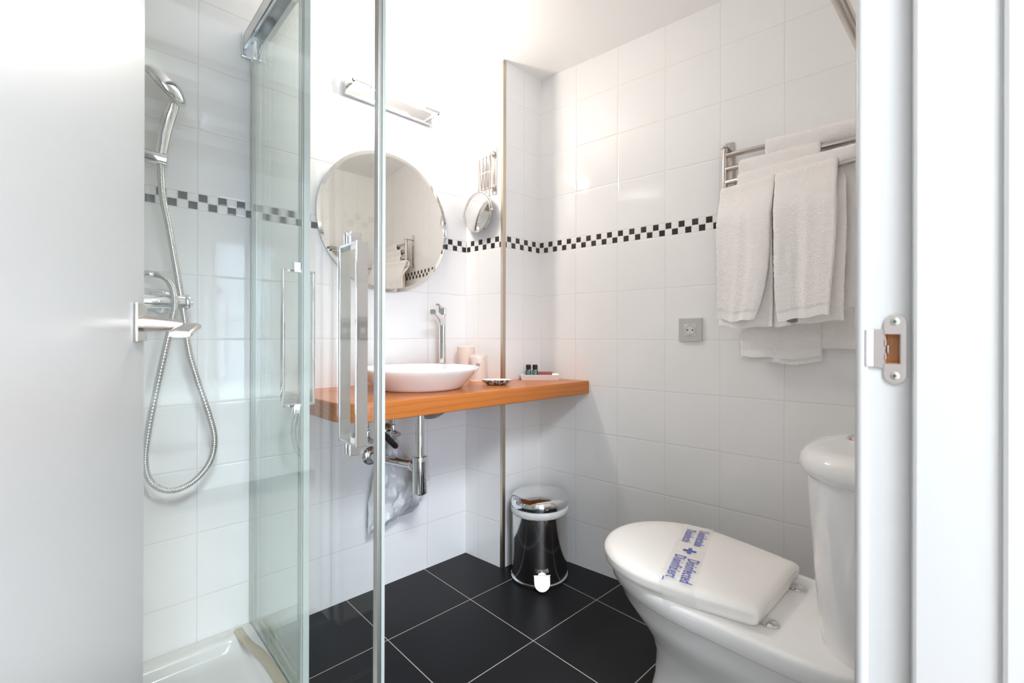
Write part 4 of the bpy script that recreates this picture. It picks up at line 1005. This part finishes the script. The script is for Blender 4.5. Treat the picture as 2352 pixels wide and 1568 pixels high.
# ================================================================== PEDAL BIN
bn = thing('pedal_bin', (-0.158, -0.152, 0.0), 'small polished steel pedal bin on the black floor in the corner', 'bin')
c0 = Vector((-0.158, -0.152, 0))
bm = B(); lathe(bm, [(0, 0.012), (0.114, 0.012), (0.1165, 0.016), (0.1165, 0.282), (0.114, 0.284), (0, 0.284)], c0, 96); obj('bin_body', bm, M['bin'], bn)
bm = B(); lathe(bm, [(0, 0.0), (0.115, 0.0), (0.1175, 0.002), (0.1175, 0.007), (0.1195, 0.009), (0.1195, 0.012), (0.1175, 0.014), (0.112, 0.015), (0, 0.015)], c0, 96)
for f in bm.faces: f.material_index = 1 if f.calc_center_median().z > 0.0072 else 0
obj('base_ring', bm, [M['black'], M['chrome']], bn)
bm = B(); secs = []
for r, h in ((0.1150, 0.272), (0.1185, 0.276), (0.1205, 0.284), (0.1215, 0.293), (0.1195, 0.300), (0.1130, 0.302)):
    secs.append([c0+Vector(((r+0.0013*noise.noise(Vector((math.cos(a)*9, math.sin(a)*9, h*60))))*math.cos(a), (r+0.0013*noise.noise(Vector((math.cos(a)*9, math.sin(a)*9, h*60))))*math.sin(a), h+0.002*noise.noise(Vector((math.cos(a)*5, math.sin(a)*5, 2))))) for a in [2*PI*k/120 for k in range(120)]])
loft(bm, secs); obj('liner_rim', bm, M['liner'], bn, sharp=80)
bm = B(); lathe(bm, [(0, 0.300), (0.112, 0.300), (0.1185, 0.302), (0.1205, 0.306), (0.1215, 0.314), (0.1215, 0.324), (0.1190, 0.334), (0.1120, 0.343), (0.098, 0.350), (0.070, 0.355), (0.035, 0.3575), (0, 0.358)], c0, 96); obj('lid', bm, M['chrome'], bn, sharp=60)
# pedal points to the door
pa = R(229); pv = Vector((math.cos(pa), math.sin(pa), 0)); pn = Vector((-pv.y, pv.x, 0))
ped = Matrix(((pn.x, 0.42*pv.x, 0.9*pv.x, c0.x+pv.x*0.1215), (pn.y, 0.42*pv.y, 0.9*pv.y, c0.y+pv.y*0.1215), (0, -0.9, 0.42, 0.060), (0, 0, 0, 1)))
bm = B(); prism(bm, [(-0.0300, 0.0), (-0.0325, 0.002), (-0.0325, 0.026)]+[(-0.0325*math.cos(R(a)), 0.028+0.0325*math.sin(R(a))) for a in range(0, 181, 12)][1:-1]+[(0.0325, 0.026), (0.0325, 0.002), (0.0300, 0.0)], -0.0012, 0.0040, 0.0018, 3, mat=ped)
obj('pedal', bm, M['satin'], bn, sharp=50)
bm = B(); prism(bm, [(-0.0335, -0.001), (0.0335, -0.001), (0.0335, 0.0035), (-0.0335, 0.0035)], -0.004, 0.0075, 0.0008, 2, mat=ped)
prism(bm, [(-0.016*math.cos(R(a)), -0.001-0.010*math.sin(R(a))) for a in range(0, 181, 15)], -0.002, 0.003, 0.0008, 2, mat=ped)
obj('pedal_bracket', bm, M['chrome'], bn, sharp=50)

# ================================================================== TOILET
AX = -0.42
wc = thing('toilet', (AX, -1.05, 0.0), 'white close-coupled toilet by the right wall with lid closed and sealed', 'toilet')
def egg(yf, yb, w, sq=2.2, n=72, xo=0.0, wb=None, p_front=2.0):
    """closed outline: rounded front at yf, squarer back at yb; half width w at its widest"""
    out = []; ym = yf-(yf-yb)*0.46; wb = w if wb is None else wb
    for i in range(n):
        a = 2*PI*i/n; cc, ss = math.cos(a), math.sin(a)
        if ss >= 0: # front half
            x = w*math.copysign(abs(cc)**(2/p_front), cc); y = ym+(yf-ym)*abs(ss)**(2/p_front)
        else:
            k = abs(ss)**(2/sq); ww = w+(wb-w)*k; x = ww*math.copysign(abs(cc)**(2/sq), cc); y = ym-(ym-yb)*k
        out.append((AX+xo+x, y))
    return out
def egg3(yf, yb, w, z, **k): return [(x, y, z) for x, y in egg(yf, yb, w, **k)]
bm = B()
secs = [egg3(-0.835, -1.33, 0.095, 0.0, sq=3.2, wb=0.10), egg3(-0.838, -1.33, 0.093, 0.02, sq=3.2, wb=0.10), egg3(-0.858, -1.33, 0.088, 0.10, sq=3.2, wb=0.10), egg3(-0.862, -1.34, 0.090, 0.17, sq=3.0, wb=0.105),
        egg3(-0.845, -1.36, 0.108, 0.22, sq=3.0, wb=0.125), egg3(-0.805, -1.38, 0.140, 0.27, sq=3.4, wb=0.15), egg3(-0.768, -1.395, 0.163, 0.315, sq=3.8, wb=0.168), egg3(-0.750, -1.400, 0.169, 0.350, sq=4.2, wb=0.174),
        egg3(-0.743, -1.4005, 0.173, 0.3545, sq=4.4, wb=0.177), egg3(-0.735, -1.401, 0.1785, 0.360, sq=4.4, wb=0.181), egg3(-0.726, -1.401, 0.181, 0.385, sq=4.5, wb=0.183), egg3(-0.725, -1.401, 0.181, 0.394, sq=4.5, wb=0.183), egg3(-0.728, -1.399, 0.178, 0.399, sq=4.5, wb=0.180), egg3(-0.74, -1.39, 0.168, 0.400, sq=4.5, wb=0.17)]
loft(bm, secs); obj('toilet_bowl', bm, M['sanitary'], wc, sharp=60)
def seatpoly(off=0.0, yf=-0.722, yb=-1.168):
    pts = egg(yf-off, yb+off, 0.182-off, sq=2.15, wb=0.150-off)
    # flatten the back edge: clamp
    cut = yb+0.035
    return [(x, max(y, -1.166+off)) for x, y in pts]
def lid_outline(off, n=40, nd=0.018):
    """egg front, straight tapering sides and a straight back edge"""
    yf, yb, w, wb = -0.722+0.0-off*1.0, -1.170+off, 0.183-off, 0.147-off
    out = []; ym = -0.925
    for i in range(n+1):
        a = PI*i/n; out.append((AX+w*math.cos(a), ym+(yf-ym)*math.sin(a)**0.96 if 0 < i < n else ym))
    for k in range(1, 12):
        f = k/12; x = w+(wb-w)*f**1.5; out.append((AX-x, ym+(yb+0.012-ym)*f))
    for a in range(0, 91, 18): out.append((AX-wb+0.012-0.012*math.cos(R(a)), yb+0.012-0.012*math.sin(R(a))))
    for x_, y_ in ((-0.112, 0.0), (-0.108, nd), (0.108, nd), (0.112, 0.0)): out.append((AX+x_, yb+y_))
    for a in range(90, -1, -18): out.append((AX+wb-0.012+0.012*math.cos(R(a)), yb+0.012-0.012*math.sin(R(a))))
    for k in range(11, 0, -1):
        f = k/12; x = w+(wb-w)*f**1.5; out.append((AX+x, ym+(yb+0.012-ym)*f))
    return out
bm = B()
loft(bm, [[(x, y, z) for x, y in lid_outline(o)] for o, z in ((0.014, 0.4005), (0.010, 0.4015), (0.009, 0.4050), (0.012, 0.4070))]); obj('seat', bm, M['seat'], wc, sharp=60)
bm = B()
secs = []
for o, z in ((0.016, 0.4078), (0.006, 0.4075), (0.0015, 0.4105), (0.0, 0.420), (-0.001, 0.4300), (-0.001, 0.4335), (0.000, 0.4360), (0.004, 0.4415), (0.011, 0.4455), (0.022, 0.4480), (0.05, 0.4505), (0.09, 0.4520), (0.135, 0.4525)):
    if o <= 0.022: secs.append([(x, y, z) for x, y in lid_outline(o, nd=0.020 if z < 0.435 else 0.0)])
    else:
        k_ = 1-(o-0.022)/0.135; secs.append([(AX+(x-AX)*k_, -0.945+(y+0.945)*k_, z) for x, y in lid_outline(0.022, nd=0.0)])
loft(bm, secs)
# notch between the hinges
lid = obj('lid', bm, M['seat'], wc, sharp=60)
bm = B(); box(bm, AX-0.112, AX+0.112, -1.166, -1.148, 0.402, 0.4290, 0.003); obj('hinge_rod', bm, M['seat'], wc)
for s_ in (-1, 1):
    bm = B(); lathe(bm, [(0, 0), (0.0195, 0), (0.0195, 0.003), (0.014, 0.006), (0.0, 0.0065)], (AX+s_*0.098, -1.178, 0.3995), 32); obj('hinge_cap', bm, M['chrome'], wc)
# cistern
def dshape(yf, yb, w, n=64, sq=2.8):
    out = []
    ym = yb+0.03
    for i in range(n):
        a = 2*PI*i/n; cc, ss = math.cos(a), math.sin(a)
        if ss >= 0: x = w*math.copysign(abs(cc)**(2/2.35), cc); y = ym+(yf-ym)*abs(ss)**(2/2.35)
        else: x = w*math.copysign(abs(cc)**(2/8), cc); y = ym-(ym-yb)*abs(ss)**(2/8)
        out.append((AX+x, y))
    return out
def d3(yf, yb, w, z): return [(x, y, z) for x, y in dshape(yf, yb, w)]
bm = B(); loft(bm, [d3(-1.262, -1.4015, 0.135, 0.392), d3(-1.258, -1.4015, 0.142, 0.402), d3(-1.252, -1.4015, 0.150, 0.45), d3(-1.244, -1.4015, 0.160, 0.56), d3(-1.236, -1.4015, 0.170, 0.68), d3(-1.233, -1.4015, 0.174, 0.735)])
ci = obj('cistern', bm, M['sanitary'], wc, sharp=60)
bm = B(); loft(bm, [d3(-1.234, -1.4015, 0.174, 0.7345), d3(-1.227, -1.4015, 0.181, 0.7360), d3(-1.221, -1.4015, 0.186, 0.744), d3(-1.220, -1.4015, 0.187, 0.758), d3(-1.223, -1.4015, 0.184, 0.770), d3(-1.231, -1.399, 0.176, 0.779), d3(-1.246, -1.390, 0.160, 0.7845), d3(-1.27, -1.37, 0.13, 0.7875), d3(-1.30, -1.345, 0.07, 0.789)])
obj('cistern_lid', bm, M['ceramic'], ci, sharp=60)
bm = B(); lathe(bm, [(0, 0), (0.026, 0), (0.0275, 0.002), (0.027, 0.006), (0.022, 0.0095), (0.012, 0.011), (0, 0.0115)], (AX+0.035, -1.318, 0.788), 48)
box(bm, -0.024, 0.024, -0.0015, 0.0015, 0.0, 0.0145, 0.001, rot=Matrix.Translation((AX+0.035, -1.318, 0.788)) @ Matrix.Rotation(R(40), 4, 'Z'))
obj('flush_button', bm, M['chrome'], ci)

# paper band round the closed lid
bd = thing('sealing_band', (-0.47, -0.97, 0.452), 'see-through hygiene band with blue lettering stretched across the toilet lid', 'band')
bdir = Vector((-0.955, -0.297, 0)).normalized(); bside = Vector((bdir.y, -bdir.x, 0))  # bside points to the back
if bside.y > 0: bside = -bside
mid = Vector((-0.462, -0.967, 0))
def lidz(x, y):
    """height of the lid's skin"""
    r = math.hypot((x-AX)/0.183, (y+0.945)/0.225)
    return 0.4528-0.0045*max(0, r-0.45)**1.5-(0.018*max(0, r-0.94)*2.2)
bm = B(); rows = []
for i in range(41):
    t = -0.205+0.40*i/40; row = []
    for j in range(9):
        u = -0.042+0.080*j/8; p = mid+bdir*t+bside*u
        # clamp to lid outline across X
        yy = p.y; ym = -0.925
        if yy > ym: hw = 0.183*math.sqrt(max(0, 1-((yy-ym)/0.203)**2))
        else: hw = 0.183+(0.147-0.183)*((ym-yy)/0.233)**1.5
        xr = p.x-AX; over = max(0, abs(xr)-(hw-0.004)); z = lidz(p.x, p.y)+0.0008+0.0006*noise.noise(Vector((p.x*60, p.y*60, 0)))
        if over > 0: p.x = AX+math.copysign(hw+0.002, xr); z = 0.4405-over*1.0
        p.z = z; row.append(bm.verts.new(p))
    rows.append(row)
for a, b in zip(rows, rows[1:]):
    for j in range(8): bm.faces.new((a[j], a[j+1], b[j+1], b[j]))
bmesh.ops.solidify(bm, geom=list(bm.faces), thickness=0.0003)
obj('clear_strip', bm, M['band'], bd, sharp=80)
def band_text(body, t, u, size, sx, name='lettering'):
    """text running along the band, letter tops towards the cistern"""
    p = mid+bdir*t+bside*u; p.z = 0.4550
    m = Matrix(((bdir.x, bside.x, 0, p.x), (bdir.y, bside.y, 0, p.y), (0, 0, 1, 0.0), (0, 0, 0, 1)))
    bm = text_bm(body, size, m, 0.00012, sx=sx, shear=0.12, offset=size*0.009, spacing=1.12)
    bmesh.ops.subdivide_edges(bm, edges=[e for e in bm.edges if e.calc_length() > 0.006], cuts=1)
    for v in bm.verts: v.co.z = lidz(v.co.x, v.co.y)+0.0016+v.co.z
    obj(name, bm, M['blueink'], bd, smooth=False)
band_text('Disinfected', 0.014, 0.004, 0.040, 0.58)
band_text('Disinfiziert_', 0.003, -0.029, 0.040, 0.60)
band_text('Desinfectado', -0.178, 0.004, 0.037, 0.50)
band_text('Désinfecté', -0.172, -0.029, 0.037, 0.50)
pm = mid+bdir*-0.030
bm = B()
q1, q2 = 0.0165, 0.0045
prism(bm, [(-q1, -q2), (-q2, -q2), (-q2, -q1), (q2, -q1), (q2, -q2), (q1, -q2), (q1, q2), (q2, q2), (q2, q1), (-q2, q1), (-q2, q2), (-q1, q2)], lidz(pm.x, pm.y)+0.0014, lidz(pm.x, pm.y)+0.0019, mat=Matrix(((bdir.x, bside.x, 0, pm.x), (bdir.y, bside.y, 0, pm.y), (0, 0, 1, 0), (0, 0, 0, 1))))
obj('printed_cross', bm, M['blueink'], bd, smooth=False)

# ================================================================== THE BEDROOM BEHIND (seen only in reflections and through its daylight)
struct('floor_bedroom', box(B(), -3.4, 1.3, -4.9, -1.5605, -0.05, 0.0), M['oak'])
bm = B()
for x0, x1, y0, y1 in ((-3.4, -2.00, -4.9, -1.5605), (-1.34, 1.3, -4.9, -1.5605), (-2.00, -1.34, -4.9, -3.01), (-2.00, -1.34, -2.09, -1.5605)): box(bm, x0, x1, y0, y1, 2.60, 2.65)
struct('ceiling_bedroom', bm, M['ceiling'])
bm = B()
for x in (-2.00, -1.37): box(bm, x, x+0.03, -3.01, -2.09, 2.57, 2.60, 0.003)
for y in (-3.01, -2.12): box(bm, -2.00, -1.34, y, y+0.03, 2.57, 2.60, 0.003)
struct('window_2', bm, M['frame'])
struct('wall_bedroom_left', box(B(), -3.45, -3.4, -4.9, -1.5605, 0, 2.6), M['paint'])
struct('wall_bedroom_right', box(B(), 1.3, 1.35, -4.9, -1.5605, 0, 2.6), M['paint'])
bm = B(); box(bm, -1.730, -0.87, -1.5700, -1.5605, 2.06, 2.6); box(bm, -3.4, -1.730, -1.5700, -1.5605, 0, 2.6); box(bm, -0.87, 1.3, -1.5700, -1.5605, 0, 2.6)
struct('wall_bedroom_front', bm, M['paint'])
bm = B(); box(bm, -3.4, -3.20, -4.72, -4.66, 0, 2.6); box(bm, -1.70, 1.3, -4.72, -4.66, 0, 2.6); box(bm, -3.20, -1.70, -4.72, -4.66, 2.18, 2.6); box(bm, -3.20, -1.70, -4.72, -4.66, 0, 0.12)
struct('wall_bedroom_back', bm, M['paint'])
bm = B()
for x in (-3.20, -2.48, -1.74): box(bm, x, x+0.04, -4.71, -4.67, 0.12, 2.18, 0.003)
for z in (0.12, 1.15, 2.14): box(bm, -3.20, -1.70, -4.71, -4.67, z, z+0.04, 0.003)
struct('window_1', bm, M['frame'])
bm = B()
for k in range(2, 6): box(bm, -3.4, 1.3, -2.30-0.42*k, -2.14-0.42*k, 2.44, 2.60, 0.01)
struct('trim_5', bm, M['beam'])
bd2 = thing('bed', (-0.3, -3.9, 0.0), 'bed under a white quilted cover, only seen mirrored in the shower glass', 'bed')
bm = B(); box(bm, -1.25, 0.75, -4.55, -3.05, 0.10, 0.36, 0.02); obj('bed_base', bm, M['bed'], bd2)
bm = B(); box(bm, -1.27, 0.77, -4.57, -3.03, 0.34, 0.66, 0.06, 4); obj('bed_cover', bm, M['bed'], bd2)
for x in (-1.15, 0.65):
    for y in (-4.45, -3.15):
        bm = B(); cyl(bm, (x, y, 0), (x, y, 0.12), 0.03, 16); obj('leg', bm, M['oak'], bd2)
